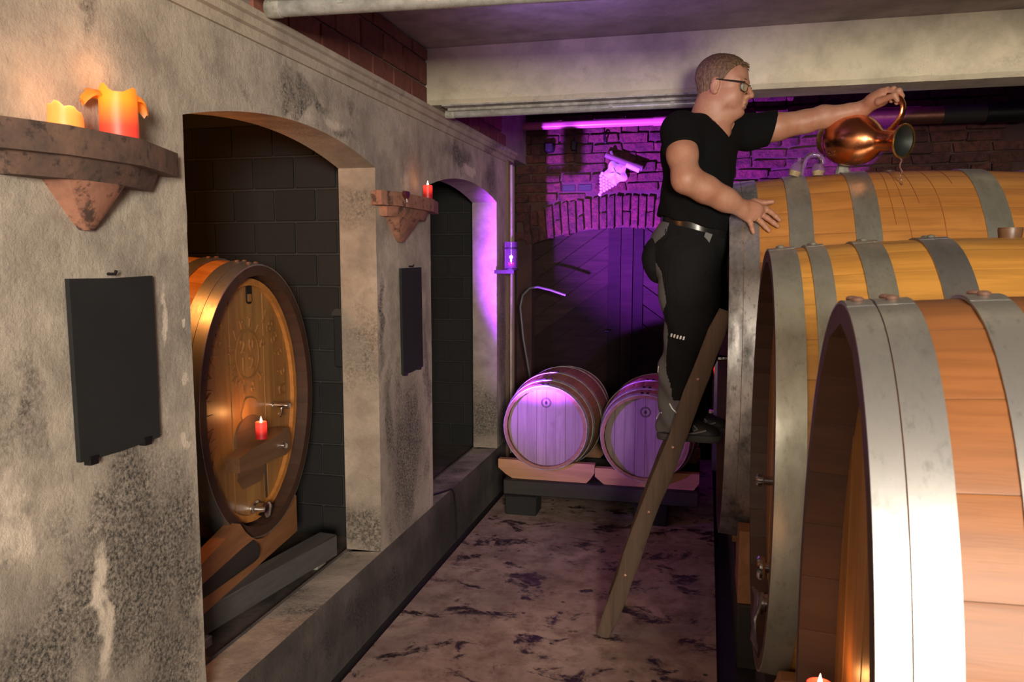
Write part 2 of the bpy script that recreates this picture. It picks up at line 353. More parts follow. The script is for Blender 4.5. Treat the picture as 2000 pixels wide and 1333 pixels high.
# left wall with two segmental arches
def arch(y0, y1, zs, zc):
    half = (y1-y0)/2; rise = zc-zs; rad = (half*half+rise*rise)/(2*rise); cy = (y0+y1)/2
    return lambda y: zc-rad+math.sqrt(max(0, rad*rad-(y-cy)**2))
A1 = (1.893, 3.163); A2 = (3.845, 5.155); f1 = arch(*A1, 1.985, 2.068); f2 = arch(*A2, 1.975, 2.055)
ys = sorted(set([-3.0, -1.2, 0, .6, 1.0, 1.3, 1.6, 3.3, 3.45, 3.6, 3.75, 5.3, 5.45, 5.58] + list(np.linspace(*A1, 25)) + list(np.linspace(*A2, 25))))
TOP = 2.275
wm = bmesh.new()
def quad(bm, *p):
    f = bm.faces.new([bm.verts.new(v) for v in p]); return f
def jit(y, z):   # chipped edges
    return .006*mnoise.noise(Vector((y*9, z*9, 3.1)))+.003*mnoise.noise(Vector((y*40, z*40, 1.1)))
for ya, yb in zip(ys, ys[1:]):
    ym = (ya+yb)/2; fa = f1 if A1[0] < ym < A1[1] else f2 if A2[0] < ym < A2[1] else None
    for X, flip in ((W, 1), (WB, -1)):
        segs = [(-.04, SILL, -.04, SILL), (SILL, TOP, SILL, TOP)] if fa is None else [(-.04, SILL, -.04, SILL), (fa(ya), TOP, fa(yb), TOP)]
        for (a0, a1, b0, b1) in segs:
            f = quad(wm, *((X, ya, a0), (X, yb, b0), (X, yb, b1), (X, ya, a1))[::flip])
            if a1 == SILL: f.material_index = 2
    if fa:
        quad(wm, (W, ya, SILL), (W, yb, SILL), (WB, yb, SILL-.012), (WB, ya, SILL-.012))
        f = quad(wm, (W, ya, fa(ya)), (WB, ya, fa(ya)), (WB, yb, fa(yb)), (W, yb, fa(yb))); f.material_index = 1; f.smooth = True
    quad(wm, (W, ya, TOP), (W, yb, TOP), (WB, yb, TOP), (WB, ya, TOP))
for y, s in ((A1[0], 1), (A1[1], -1), (A2[0], 1), (A2[1], -1)):
    fa = f1 if y in A1 else f2; zs = np.linspace(SILL, fa(y), 26)
    for za, zb in zip(zs, zs[1:]):
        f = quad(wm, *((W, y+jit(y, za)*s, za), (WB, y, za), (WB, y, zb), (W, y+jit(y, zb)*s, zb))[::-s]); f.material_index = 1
for s in (5.58,): quad(wm, (W, s, -.04), (WB, s, -.04), (WB, s, TOP), (W, s, TOP))
bmesh.ops.remove_doubles(wm, verts=wm.verts, dist=.0008)
me = bpy.data.meshes.new('wall_left'); wm.to_mesh(me); wm.free()
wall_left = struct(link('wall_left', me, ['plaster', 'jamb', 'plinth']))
# cornice: three stepped fasciae running along the wall
prof = [(W-.03, 2.268), (W+.010, 2.268), (W+.010, 2.300), (W+.024, 2.304), (W+.024, 2.328), (W+.036, 2.333), (W+.036, 2.352), (W-.03, 2.372)]
struct(B().prism([(x, z) for x, z in prof], lambda x, z, t: (x, -3.0+t, z), 8.6).obj('trim_1', 'cornice'))
# brick infill between cornice and ceiling
upper = struct(B().box((-1.55, -3.0, 2.34), (-1.417, 6.6, 3.0)).obj('wall_left_upper', 'mortar'))
bm0 = B().box((0, 0, 0), (.045, .218, .112), bevel=.004).me('brick')
bm0.materials.append(M['brick_red'])
for r in range(3):
    z = 2.352+r*.122
    y = 2.295-.23*((r*.47) % 1)
    while y < 3.88:
        ln = .218 if y+.218 < 3.885 else 3.885-y
        if ln > .04:
            o = bpy.data.objects.new('brick', bm0); COL.objects.link(o); o.parent = upper
            o.location = (-1.448+random.uniform(-.002, .003), y, z); o.scale = (1, ln/.218, 1 if r < 2 else .45)
        y += .23
for k in range(6):
    for r in range(2):
        o = bpy.data.objects.new('brick', bm0); COL.objects.link(o); o.parent = upper
        o.location = (-1.448, 4.13+k*.23-.11*(r % 2), 2.352+r*.122)

# ceiling beams
def beam(name, y0, y1, z0, chip):
    bm = bmesh.new(); xs = np.linspace(-1.416, 2.3, 60)
    def P(x, k):
        e = .006*mnoise.noise(Vector((x*4, 1.3, k)))+.004*mnoise.noise(Vector((x*17, 2.1, k)))
        return [(x, y0, 2.66), (x, y0+e*.3, z0+.02+e), (x, y0+.018+e, z0+e*.5), (x, y1, z0), (x, y1, 2.66)]
    rows = [[bm.verts.new(v) for v in P(x, 1.)] for x in xs]
    for a, b in zip(rows, rows[1:]):
        for i in range(4): bm.faces.new((a[i], b[i], b[i+1], a[i+1]))
    bm.faces.new(rows[0]); bm.faces.new(rows[-1][::-1])
    bmesh.ops.recalc_face_normals(bm, faces=bm.faces)
    me = bpy.data.meshes.new(name); bm.to_mesh(me); bm.free(); return struct(link(name, me, 'beam'))
beam('ceiling_beam', 3.893, 4.11, 2.378, 1)
beam('ceiling_beam_near', 1.95, 2.20, 2.40, 1)

# niche cross walls of black concrete blocks
def blockwall(name, y, x1, rows, cols):
    wl = struct(B().box((-3.05, y+.012, .27), (WB+.002, y+.2, 2.66)).obj(name, 'block_mortar'))
    bme = B().box((0, 0, 0), (.204, .03, .142), bevel=.004).me('block'); bme.materials.append(M['block'])
    for r in range(rows):
        for c in range(cols):
            xx = x1-.212*(c+1)+(.106 if r % 2 else 0)
            wd = min(.204, x1-.004-xx)
            if wd < .03: continue
            o = bpy.data.objects.new('block', bme); COL.objects.link(o); o.parent = wl
            o.location = (xx, y+random.uniform(-.002, .002), .275+r*.150); o.scale = (wd/.204, 1, 1)
blockwall('wall_niche_1', 3.36, WB, 13, 7)
blockwall('wall_niche_2', 5.30, WB, 13, 4)
struct(B().box((-3.05, -.2, 2.30), (WB-.001, 6.6, 2.36)).obj('ceiling_niche', 'dark_wall'))
# a small dark recess box on the block wall beside the cask
t = thing('wall_box', 'small dark box fixed on the black block wall behind the carved cask', 'box', (-1.62, 3.36, 1.2))
B().box((-.045, -.05, -.10), (.06, 0, .14), bevel=.006).obj('box_body', 'block', t)
B().prism([(-.05, .14), (-.05, .155), (-.03, .172), (.065, .172), (.065, .14)], lambda x, z, d: (x, -.055+d, z), .055).obj('lid', 'block_mortar', t)

# ---------------------------------------------------------------- back wall
YB = 6.2
def arc_bottom(x): return 1.845-.135*((x+.62)/.78)**2
ap = [(-1.375, -.1), (-1.62, -.1), (-1.62, 3.0), (2.45, 3.0), (2.45, -.1), (.135, -.1)]+[(x, arc_bottom(x)) for x in np.linspace(.135, -1.375, 21)]
wb = struct(B().prism(ap, lambda x, z, d: (x, YB+.02+d, z), .12).obj('wall_back', 'mortar_old'))
struct(B().box((-3.1, 5.58, -.1), (-1.50, 6.6, 3.0)).obj('wall_left_recess', 'dark_wall'))
DC = -.62      # door centre
def arc_bottom(x): return 1.845-.135*((x-DC)/.78)**2
def brick_variant(i):
    b = B().box((-.5, -.5, -.5), (.5, .5, .5)); rr = random.Random(i)
    for v in b.bm.verts: v.co += Vector((rr.uniform(-.05, .05), rr.uniform(-.16, .16), rr.uniform(-.11, .11)))
    bmesh.ops.bevel(b.bm, geom=list(b.bm.edges), offset=.07, segments=1, affect='EDGES')
    me = b.me('brick'); me.materials.append(M['brick_old']); return me
VAR = [brick_variant(i) for i in range(7)]
def put_brick(x, z, wd, h, dep, rot=0, proud=0):
    o = bpy.data.objects.new('brick', random.choice(VAR)); COL.objects.link(o); o.parent = wb
    o.location = (x, YB+.022-proud, z); o.scale = (wd, dep, h); o.rotation_euler = (random.uniform(-.02, .02), rot, random.uniform(-.02, .02))
HOLES = ((-1.078, 2.153), (-.95, 2.155))
for hx, hz in HOLES:
    o = bpy.data.objects.new('brick', B().box((-.055, 0, -.028), (.055, .05, .028), bevel=.006).me('brick')); o.data.materials.append(M['cable']); COL.objects.link(o); o.parent = wb; o.location = (hx, YB+.016, hz)
for r in range(17):
    z = 1.74+.0745*(r+.5); x = -1.62+.12*(r % 2)
    while x < 1.95:
        wd = random.choice((.215, .225, .235, .115, .22)); cx = x+wd/2
        up = arc_bottom(cx)+.245
        inside = abs(cx-DC) < .86 and z < up+.022
        hole = any(abs(cx-hx) < .055+wd/2 and abs(z-hz) < .05 for hx, hz in HOLES)
        if hole and wd > .12: wd = .115; cx = x+wd/2; hole = any(abs(cx-hx) < .055+wd/2 and abs(z-hz) < .05 for hx, hz in HOLES)
        if not inside and not hole and z < 2.97: put_brick(cx, z+random.uniform(-.004, .004), wd, .063+random.uniform(-.010, .005), .06, random.uniform(-.035, .035), random.uniform(-.014, .018))
        x += wd+.013
n = 27
for k in range(n):
    x = DC-.80+1.60*(k+.5)/n; base = arc_bottom(x); rot = (x-DC)*.16
    split = k % 3 == 1
    for (z0, z1) in (((.0, .115), (.125, .24)) if split else ((0, .235),)):
        zc = base+(z0+z1)/2
        put_brick(x+math.sin(rot)*(z0+z1)/2, zc, .050, z1-z0-.006, .07, rot, random.uniform(0, .012))
# door under the arch
DY = 6.36
door = struct(B().box((-1.40, DY+.03, -.05), (.25, DY+.1, 1.86)).obj('door_1', 'door_plank'))
def plank(name, poly, dy, th=.022):
    B().prism(poly, lambda x, z, d: (x, DY-dy+d, z), th).obj(name, 'door_plank', door)
plank('centre_post', [(-.672, 0), (-.582, 0), (-.582, 1.85), (-.672, 1.85)], .022)
plank('stile', [(-.776, 0), (-.678, 0), (-.678, 1.85), (-.776, 1.85)], .012)
plank('stile', [(-.576, 0), (-.50, 0), (-.50, 1.85), (-.576, 1.85)], .012)
sl = .72
def clip_poly(poly, x0, x1, z0, z1):
    def cl(pl, ax, v, keep_less):
        out = []
        for i in range(len(pl)):
            p, q = pl[i], pl[(i+1) % len(pl)]
            ip = (p[ax] <= v) if keep_less else (p[ax] >= v); iq = (q[ax] <= v) if keep_less else (q[ax] >= v)
            if ip: out.append(p)
            if ip != iq:
                t = (v-p[ax])/(q[ax]-p[ax]); out.append(tuple(p[i]+(q[i]-p[i])*t for i in (0, 1)))
        return out
    for a in ((0, x0, False), (0, x1, True), (1, z0, False), (1, z1, True)):
        if poly: poly = cl(poly, *a)
    return poly
for side in (-1, 1):
    x_in = -.778 if side < 0 else -.498; x_out = x_in+side*.62
    for k in range(-5, 16):
        z0 = k*.155; z1 = z0+.146
        # boards fall away from the middle of the door
        pl = [(x_in, z0), (x_in, z1), (x_out, z1-.62*sl), (x_out, z0-.62*sl)]
        pl = clip_poly(pl, min(x_in, x_out), max(x_in, x_out), .0, 1.85)
        if pl and len(pl) > 2:
            if side > 0: pl = pl[::-1]
            plank('plank', pl, random.uniform(-.006, .010), .02)
B().sphere((-1.19, DY-.01, 1.35), .004).tube([(-.80, DY-.02, 1.02), (-.79, DY-.06, 1.02), (-.76, DY-.06, 1.02)], .008).obj('door_latch', 'black_iron', door)

# post of dark wood at the end of the arcade, with thin batten
t = struct(B().box((W-.01, 5.40, 0), (W+.024, 5.56, 2.28), bevel=.006).obj('trim_2', 'post_wood'))
B().tube([(W+.026, 5.44, .2), (W+.026, 5.44, 2.25)], .014, 8).obj('batten', 'cornice', t)
B().tube([(W+.026, 5.52, .2), (W+.026, 5.52, 2.25)], .010, 8).obj('batten', 'post_wood', t)

# ================================================================= CASKS
def ell_angles(w, h, n):
    t = np.linspace(0, 2*PI, 2001); ds = np.hypot(np.diff(w*np.cos(t)), np.diff(h*np.sin(t))); s = np.r_[0, np.cumsum(ds)]
    return np.interp(np.linspace(0, s[-1], n+1), s, t)
def make_cask(root, w, h, L, bulge, hoops, wood, n=40, th=.05, recess=.055, head='head_oak', boards=9, chime='chime', nx=11, back_hoops=True, hoopmats=('hoop',), rivmat='rivet', rivets=True, axis='x'):
    """cask along local +x (front chime at x=0), elliptical section w x h"""
    pr = lambda x: 1+bulge*(1-((x-L/2)/(L/2))**2)
    def T(x, y, z): return (x, y, z) if axis == 'x' else (-y, x, z)
    th_a = ell_angles(w, h, n); xs = list(np.linspace(0, L, nx))
    for i in range(n):
        a, b = th_a[i], th_a[i+1]; g = (b-a)*.003; m = (a+b)/2
        vs = []
        for x in xs:
            k = pr(x)
            for t, d in ((a+g, .0009), (a+(b-a)*.05, 0), (m, -.0002), (b-(b-a)*.05, 0), (b-g, .0009)): vs.append(T(x, (w*k-d)*math.cos(t), (h*k-d)*math.sin(t)))
            ti = th if .012 < x < L-.012 else th*.62
            for t in (b-g, a+g): vs.append(T(x, (w*k-ti)*math.cos(t), (h*k-ti)*math.sin(t)))
        fs = []; mi = []
        for j in range(nx-1):
            o = j*7
            for k in range(7):
                fs.append((o+k, o+(k+1) % 7, o+7+(k+1) % 7, o+7+k)); mi.append(1 if k >= 4 else 0)
        fs.append(tuple(range(6, -1, -1))); mi.append(1); e = (nx-1)*7; fs.append(tuple(range(e, e+7))); mi.append(1)
        o = mesh('stave', vs, fs, [wood, chime], root); o.data.polygons.foreach_set('material_index', mi)
        o.data.polygons.foreach_set('use_smooth', [True]*len(fs))
    wi, hi = w*pr(recess)-th+.004, h*pr(recess)-th+.004
    for i in range(boards):
        y0 = -wi+2*wi*i/boards+.0008; y1 = -wi+2*wi*(i+1)/boards-.0008
        yy = np.linspace(y0, y1, 5)
        zf = lambda y: hi*math.sqrt(max(1e-4, 1-(y/wi)**2))
        poly = [(y, -zf(y)) for y in yy]+[(y, zf(y)) for y in yy[::-1]]
        B().prism(poly, lambda y, z, d: T(recess+d+.0015*math.sin(i*2.3), y, z), .03).obj('head_board', head, root)
    hl = list(hoops)+([(L-b, L-a) for a, b in hoops] if back_hoops else [])
    for q, (x0, x1) in enumerate(hl):
        b = B(); ns = 88; rings = []
        for k in range(ns):
            t = 2*PI*k/ns; rr = []
            for x, off in ((x0, .0005), (x0, .0044), ((x0+x1)/2, .0045), (x1, .0044), (x1, .0005)):
                kx = pr(x); rr.append(b.bm.verts.new(T(x, (w*kx+off)*math.cos(t), (h*kx+off)*math.sin(t))))
            rings.append(rr)
        for k in range(ns):
            A, C = rings[k], rings[(k+1) % ns]
            for m in range(4):
                f = b.bm.faces.new((A[m], C[m], C[m+1], A[m+1])); f.smooth = m in (1, 2)
        # lapped end of the strip near the top
        lap = []
        for k in range(7):
            t = PI/2+.12-k*.042; rr = []; lo_ = .0062 if 0 < k < 6 else .0046
            for x, off in ((x0+.001, .0045), (x0+.001, lo_), (x1-.001, lo_), (x1-.001, .0045)):
                kx = pr(x); rr.append(b.bm.verts.new(T(x, (w*kx+off)*math.cos(t), (h*kx+off)*math.sin(t))))
            lap.append(rr)
        for A, C in zip(lap, lap[1:]):
            for m in range(3): b.bm.faces.new((A[m], C[m], C[m+1], A[m+1]))
        b.bm.faces.new(lap[0][::-1]); b.bm.faces.new(lap[-1])
        ho = b.obj('hoop', hoopmats[q % len(hoopmats)], root)
        if rivets and x0 < L/2:
            for t in (PI/2+.05, PI/2-.07):
                xm = (x0+x1)/2; kx = pr(xm); c = Vector(T(xm, (w*kx+.0085)*math.cos(t), (h*kx+.0085)*math.sin(t)))
                B().sphere(c, .0105, (1, 1, .5), 10, 6).obj('rivet', rivmat, ho)
    return pr
def tap(root, p, length, r, name='tap', d=(-1, 0, 0), lever=False):
    o = B().lathe([(r*1.35, 0), (r*1.35, .012), (r, .014), (r, length-.02), (r*1.25, length-.018), (r*1.25, length-.004), (r*.9, length), (0.0005, length)], p, d, 16).obj(name, 'chrome', root)
    if lever:
        e = Vector(p)+Vector(d)*length*.6
        B().tube([e, e+Vector((0, .012, -.03)), e+Vector((0, .022, -.045))], r*.45, 8).obj('lever', 'chrome', o)
    return o

G = 'big oval casks along the right side of the aisle'
c1 = thing('wine_cask', 'reddish oval cask nearest the camera at the right edge, twin silver hoops', 'cask', (.215, 1.39, .79), None, G)
make_cask(c1, .405, .735, 1.2, .032, ((0, .042), (.044, .100), (.175, .232), (.36, .41)), 'oak_red', 28, hoopmats=('hoop',), boards=8, recess=.075)
# crossbar carrying a candle on its head
B().box((-.01, -.20, -.145), (.074, .26, -.09), bevel=.006).obj('crossbar', 'bracket_wood', c1)
c2 = thing('wine_cask', 'yellow oval cask with tarnished olive hoops and wooden bung, middle of the right row', 'cask', (.170, 2.473, .995), None, G)
make_cask(c2, .510, .628, 1.28, .056, ((0, .072), (.100, .150), (.225, .295), (.395, .475)), 'oak_yellow', 34, hoopmats=('hoop_olive', 'hoop_olive', 'hoop_olive', 'hoop'), rivmat='hoop_olive', boards=9)
tap(c2, (.055, -.15, -.03), .075, .014)
kn = tap(c2, (.055, -.15, -.29), .05, .012, 'valve')
B().lathe([(.0005, 0), (.03, .001), (.036, .008), (.036, .016), (.03, .022), (.0005, .023)], (.012, -.15, -.29), (-1, 0, 0), 10).obj('knob', 'chrome', kn)
fl = tap(c2, (.055, -.13, -.405), .06, .026, 'outlet')
B().prism([(-.045, .03), (-.02, .055), (.03, .06), (.05, .02), (.05, -.06), (.02, -.10), (-.04, -.115), (-.06, -.06), (-.065, .0)], lambda y, z, d: (-.002-d-.012*math.sin(y*60), -.13+y, -.43+z), .006).obj('drip_plate', 'chrome', fl)
bz = .628*1.054
B().lathe([(.026, -.01), (.028, .0), (.031, .022), (.030, .028), (.0005, .029)], (.635, -.02, bz), (0, 0, 1), 20).obj('bung', 'bracket_wood', c2)
c3 = thing('wine_cask', 'tall oval cask the man leans on, wide scuffed steel hoops at its front', 'cask', (.073, 3.70, 1.14), (0, 0, R(1.0)), G)
make_cask(c3, .572, .786, 1.475, .055, ((0, .052), (.054, .114), (.225, .315), (.465, .558)), 'oak', 38, hoopmats=('hoop_scuffed', 'hoop_scuffed', 'hoop_olive', 'hoop_olive'), rivmat='hoop_olive', rivets=False, boards=10)
tap(c3, (.055, -.10, .02), .08, .015)
B().lathe([(.030, -.02), (.032, .004), (.012, .005)], (.66, -.02, .786*1.053), (0, 0, 1), 18).obj('bung_hole', 'chime', c3)
M['wine_mark'] = plain('dried wine trickle', (.33, .12, .028), .4)
for x, t1, ph in ((.60, 2.35, 0), (.64, 2.62, 1), (.69, 2.2, 2), (.76, 2.5, 3), (.83, 2.0, 4)):
    kx = 1+.055*(1-((x-.7375)/.7375)**2); tt = np.linspace(PI/2+.02, t1, 14)
    B().tube([(x+.006*math.sin(t*5+ph)+.02*(t-PI/2), (.572*kx+.0004)*math.cos(t), (.786*kx+.0004)*math.sin(t)) for t in tt], [.0009+.0007*abs(math.sin(t*9+ph)) for t in tt], 6).obj('wine_trickle', 'wine_mark', c3)
c4 = thing('wine_cask', 'oval cask half hidden behind the ladder, farthest of the right row', 'cask', (.050, 4.98, 1.02), None, G)
make_cask(c4, .56, .72, 1.4, .06, ((0, .05), (.055, .11), (.25, .32), (.45, .53)), 'oak', 30, hoopmats=('hoop',), rivets=False, boards=8, nx=7)
tap(c4, (.055, -.1, -.35), .08, .014)

def stand(cw, ch, zc, loc, half, label, L, bulge):
    t = thing('cask_stand', label, 'stand', loc, None, 'stands under the right casks')
    for x in (.09, .95):
        k = 1+bulge*(1-((x+.07-L/2)/(L/2))**2)+.022
        zb = max(.05, (zc-ch*k)*.75-loc[2]*.5)
        B().box((x, -half, 0), (x+.14, half, zb), bevel=.006).obj('beam', 'dark_beam', t)
        for sg in (-1, 1):
            yy = np.linspace(half*.42, half*.96, 6); top = [(sg*y, min(zc-loc[2]-ch*k*math.sqrt(max(.02, 1-(y/(cw*k))**2)), zb+.30)) for y in yy]
            B().prism([(sg*yy[0], zb)]+top+[(sg*yy[-1], zb)], lambda y, z, d: (x+d, y, z), .14).obj('chock', 'tan_wood', t)
    return t
stand(.405, .735, .79, (.16, 1.39, -.06), .38, 'low wooden stand under the nearest right cask', 1.2, .032)
stand(.510, .628, .995, (.12, 2.473, -.06), .46, 'wooden stand with chocks under the yellow middle cask', 1.28, .056)
stand(.572, .786, 1.14, (.06, 3.70, -.06), .52, 'wooden stand with chocks under the cask the man leans on', 1.475, .055)
stand(.56, .72, 1.02, (.06, 4.98, -.06), .52, 'wooden stand under the farthest right cask', 1.4, .06)

# carved cask in the first arch: axis runs away from the aisle
cl = thing('wine_cask', 'carved show cask with dark rim standing in the first arch', 'cask', (-1.70, 2.757, 1.036), (0, 0, PI), 'casks in the left niches')
make_cask(cl, .399, .537, 1.2, .085, ((0, .046), (.048, .098), (.17, .225), (.36, .42)), 'oak', 40, th=.058, recess=.062, boards=9, hoopmats=('hoop', 'hoop', 'hoop', 'hoop'))
# local x runs to world -x, local y to world -y : helper for head details, y,z as seen from the aisle (world)
def H(y, z, d=0): return (.0605-d, -y, z)
def ring_band(root, name, mat, a0, b0, a1, b1, cy, cz, x0, x1, n=56):
    bb = B(); rs = []
    for k in range(n):
        t = 2*PI*k/n; c, s = math.cos(t), math.sin(t)
        rs.append([bb.bm.verts.new((x, -(cy+a*c), cz+b_*s)) for a, b_, x in ((a0, b0, x0), (a0, b0, x1), (a1, b1, x1), (a1, b1, x0))])
    for k in range(n):
        A, C = rs[k], rs[(k+1) % n]
        for m in range(4): bb.bm.faces.new((A[m], C[m], C[(m+1) % 4], A[(m+1) % 4]))
    return bb.obj(name, mat, root)
pi_ = .062
ring_band(cl, 'head_moulding', 'oak', .348, .486, .322, .46, 0, 0, .0625, .045)
def letters(root, txt, pts, size, mat, depth=.007):
    for ch, (y, z, rot) in zip(txt, pts):
        if ch == ' ': continue
        cu = bpy.data.curves.new('letter', 'FONT'); cu.body = ch; cu.size = size; cu.extrude = depth/2; cu.align_x = 'CENTER'; cu.align_y = 'CENTER'; cu.resolution_u = 2
        ob = bpy.data.objects.new('tmp', cu); COL.objects.link(ob)
        me = bpy.data.meshes.new_from_object(ob.evaluated_get(bpy.context.evaluated_depsgraph_get())); bpy.data.objects.remove(ob)
        # text plane x->world y, y->z : in the rotated local frame x->-y
        mt = Matrix(((0, 0, -1, .0605), (-1, 0, 0, -y), (0, 1, 0, z), (0, 0, 0, 1))) @ Matrix.Rotation(rot, 4, 'Z')
        me.transform(mt); me.name = 'carved_letter'
        link('carved_letter', me, mat, root)
M['carving'] = woodmat('carved letter wood', (.33, .155, .05), (.26, .115, .036), (.06, .025, .012), 'z', .3)
arcp = lambda degs, a, b, cy, cz: [(cy+a*math.cos(R(d)), cz+b*math.sin(R(d)), R(d-90)) for d in degs]
letters(cl, 'NNINVAUJ', arcp([206, 194, 182, 171, 160, 149, 138, 127], .262, .375, 0, 0), .075, 'carving')
letters(cl, 'I83FPUN', arcp([60, 49, 38, 27, 13, 1, -12], .252, .375, 0, 0), .078, 'carving')
letters(cl, 'WMARTIN', arcp([200, 168, 137, 108, 78, 48, 18], .105, .13, .0, .185), .055, 'carving')
letters(cl, 'WAPT', arcp([225, 252, 285, 318], .108, .135, .0, .185), .055, 'carving')
ring_band(cl, 'carved_ring', 'carving', .083, .103, .075, .094, 0, .185, .061, .0575, 40)
letters(cl, '2012', [(-.032, .218, 0), (.028, .222, 0), (-.032, .15, 0), (.028, .15, 0)], .075, 'carving')
# inlaid plaque at the top
pl = B().prism([(math.copysign(min(abs(.021*math.cos(t)*1.3), .019), math.cos(t)), .043*math.sin(t)) for t in np.linspace(0, 2*PI, 25)[:-1]], lambda y, z, d: H(y+.02, .428+z, d), .004).obj('plaque', 'black_iron', cl)
B().box((.0545, -.033, .395), (.0575, -.007, .425)).obj('plaque_field', 'head_oak', pl)
# raised carved boss and lower manhole door
B().prism([(.055*math.cos(t)+.008*math.sin(3*t), .05*math.sin(t)) for t in np.linspace(0, 2*PI, 25)[:-1]], lambda y, z, d: H(y-.005, -.035+z, d), .006).obj('carved_boss', 'carving', cl)
B().prism([(-.10, -.32)]+[(.10*math.cos(t), -.17+.085*math.sin(t)) for t in np.linspace(PI, 0, 17)]+[(.10, -.32), (.06, -.37), (-.06, -.37)], lambda y, z, d: H(y-.01, z+.03, d), .010).obj('manhole_door', 'bracket_wood', cl)
bar = B().prism([(-.175, -.24), (-.175, -.185), (-.09, -.165), (.0, -.16), (.10, -.155), (.15, -.135), (.19, -.14), (.2, -.165), (.2, -.235), (.16, -.25), (.05, -.245), (-.06, -.25)], lambda y, z, d: H(y-.015, z, d+.010), .062).obj('crossbar', 'bracket_wood', cl)
tap(cl, H(.12, -.205, .06), .03, .012, 'screw', (-1, 0, 0))
tap(cl, H(.165, -.045), .085, .011, 'tap', (-1, 0, 0), True)
kv = tap(cl, H(.01, -.445), .07, .026, 'outlet', (-1, 0, 0))
B().tube([(.052, -.085, -.25), (.050, -.085, -.42)], .003, 6).obj('rod', 'black_iron', cl)
# its stand
t = thing('cask_stand', 'wooden cradle and grey beam under the carved cask in the first arch', 'stand', (-1.65, 2.7, .27))
rz = Matrix.Rotation(R(-7.6), 3, 'Z')
B().box((-.045, -.55, .035), (.045, .37, .13), rz, bevel=.004).obj('beam', 'dark_grey_wood', t)
B().box((-.02, .26, 0), (.06, .34, .036), bevel=.004).obj('foot', 'fixture_grey', t)
B().box((-.06, -.5, 0), (.02, -.42, .036), bevel=.004).obj('foot', 'fixture_grey', t)
cr = [(-.5, .13), (.36, .13), (.36, .29)]+[(.055+.36*math.sin(u), .766-.532*math.cos(u)*1.03) for u in np.linspace(.7, -.7, 11)]+[(-.5, .30)]
B().prism(cr, lambda y, z, d: (-.10+d-.13*y, y, z), .06).obj('cradle', 'tan_wood', t)
B().prism(cr, lambda y, z, d: (-.95+d, y, z), .06).obj('cradle', 'tan_wood', t)
B().tube([(-.02, -.5, .21), (-.05, -.08, .205)], .05, 12).obj('log', 'dark_beam', t)

# cask in the second arch
cm = thing('wine_cask', 'cask with dark red head half hidden in the second arch', 'cask', (-1.72, 4.235, 1.10), (0, 0, PI), 'casks in the left niches')
make_cask(cm, .44, .60, 1.1, .08, ((0, .05), (.052, .10), (.2, .26)), 'oak_red', 32, hoopmats=('hoop',), rivets=False, boards=8, nx=7, head='chime')
tap(cm, (.06, -.27, .06), .08, .013, 'tap', (-1, 0, 0), True)
tap(cm, (.06, -.17, -.20), .09, .016, 'tap', (-1, 0, 0))
t = thing('cask_stand', 'dark beam under the cask in the second arch', 'stand', (-1.9, 4.235, .27))
B().box((-.1, -.4, 0), (.05, .4, .15), bevel=.005).obj('beam', 'dark_beam', t); B().box((-.1, -.36, .15), (.05, -.2, .36)).obj('chock', 'dark_beam', t); B().box((-.1, .2, .15), (.05, .36, .36)).obj('chock', 'dark_beam', t)

# ---------------------------------------------------------------- barriques on a rack
def barrique(loc, rz, label):
    t = thing('barrique', label, 'barrel', loc, (0, 0, rz), 'small barrels before the brick wall')
    make_cask(t, .262, .262, .86, .20, ((0, .035), (.095, .13), (.27, .305)), 'barrique', 30, th=.028, recess=.035, head='barrique_head', boards=8, chime='barrique', nx=9, hoopmats=('fixture_grey',), axis='y', rivmat='black_iron')
    st = B()
    for r0 in (.030, .024):
        rs = [[st.bm.verts.new(((r0+dr)*math.cos(2*PI*k/32), .0332, .155+(r0+dr)*math.sin(2*PI*k/32))) for dr in (0, .0022)] for k in range(32)]
        for k in range(32): st.bm.faces.new((rs[k][0], rs[k][1], rs[(k+1) % 32][1], rs[(k+1) % 32][0]))
    for k in range(18):
        a_ = 2*PI*k/18; st.box((.027*math.cos(a_)-.0015, .0328, .155+.027*math.sin(a_)-.0012), (.027*math.cos(a_)+.0015, .0336, .155+.027*math.sin(a_)+.0012))
    v = [st.bm.verts.new((x, .0332, .155+z)) for x, z in ((0, .013), (.008, .003), (.006, -.009), (0, -.012), (-.006, -.009), (-.008, .003))]; st.bm.faces.new(v)
    st.obj('stamp', 'dark_beam', t)
    return t
barrique((-.958, 4.72, .552), R(-2), 'small barrel left on the rack, its head washed in bright violet light')
barrique((-.345, 4.70, .525), R(-3), 'small barrel right on the rack, behind the man\'s legs')
rk = thing('barrel_rack', 'pale scalloped cradle rack on dark beams carrying two small barrels', 'rack', (-.62, 4.7, 0))
def cradle(x0, x1, cx, cz, y, dz=0):
    xs = np.linspace(x0, x1, 15); top = []; r_ = .268; zt = .335+dz
    for x in xs:
        d = abs(x-cx); zz = cz-math.sqrt(r_*r_-d*d) if d < r_ else 9
        top.append((x, min(zt, max(zz-.004, .20))))
    m = (x1-x0); bot = [(x1, zt-.055)]+[(x1-m*.12*s, zt-.055-.075*math.sin(s*PI/2)) for s in (.35, .7, 1.)]+[(x0+m*.22*s, zt-.055-.075*math.sin(s*PI/2)) for s in (1., .7, .35)]+[(x0, zt-.055)]
    B().prism(top+bot, lambda x, z, d: (x+.62, y+d-4.7, z), .05).obj('cradle', 'cradle', rk)
for y in (4.74, 5.38):
    cradle(-1.262, -.648, -.958, .552, y, 0); cradle(-.645, -.018, -.345, .525, y, -.02)
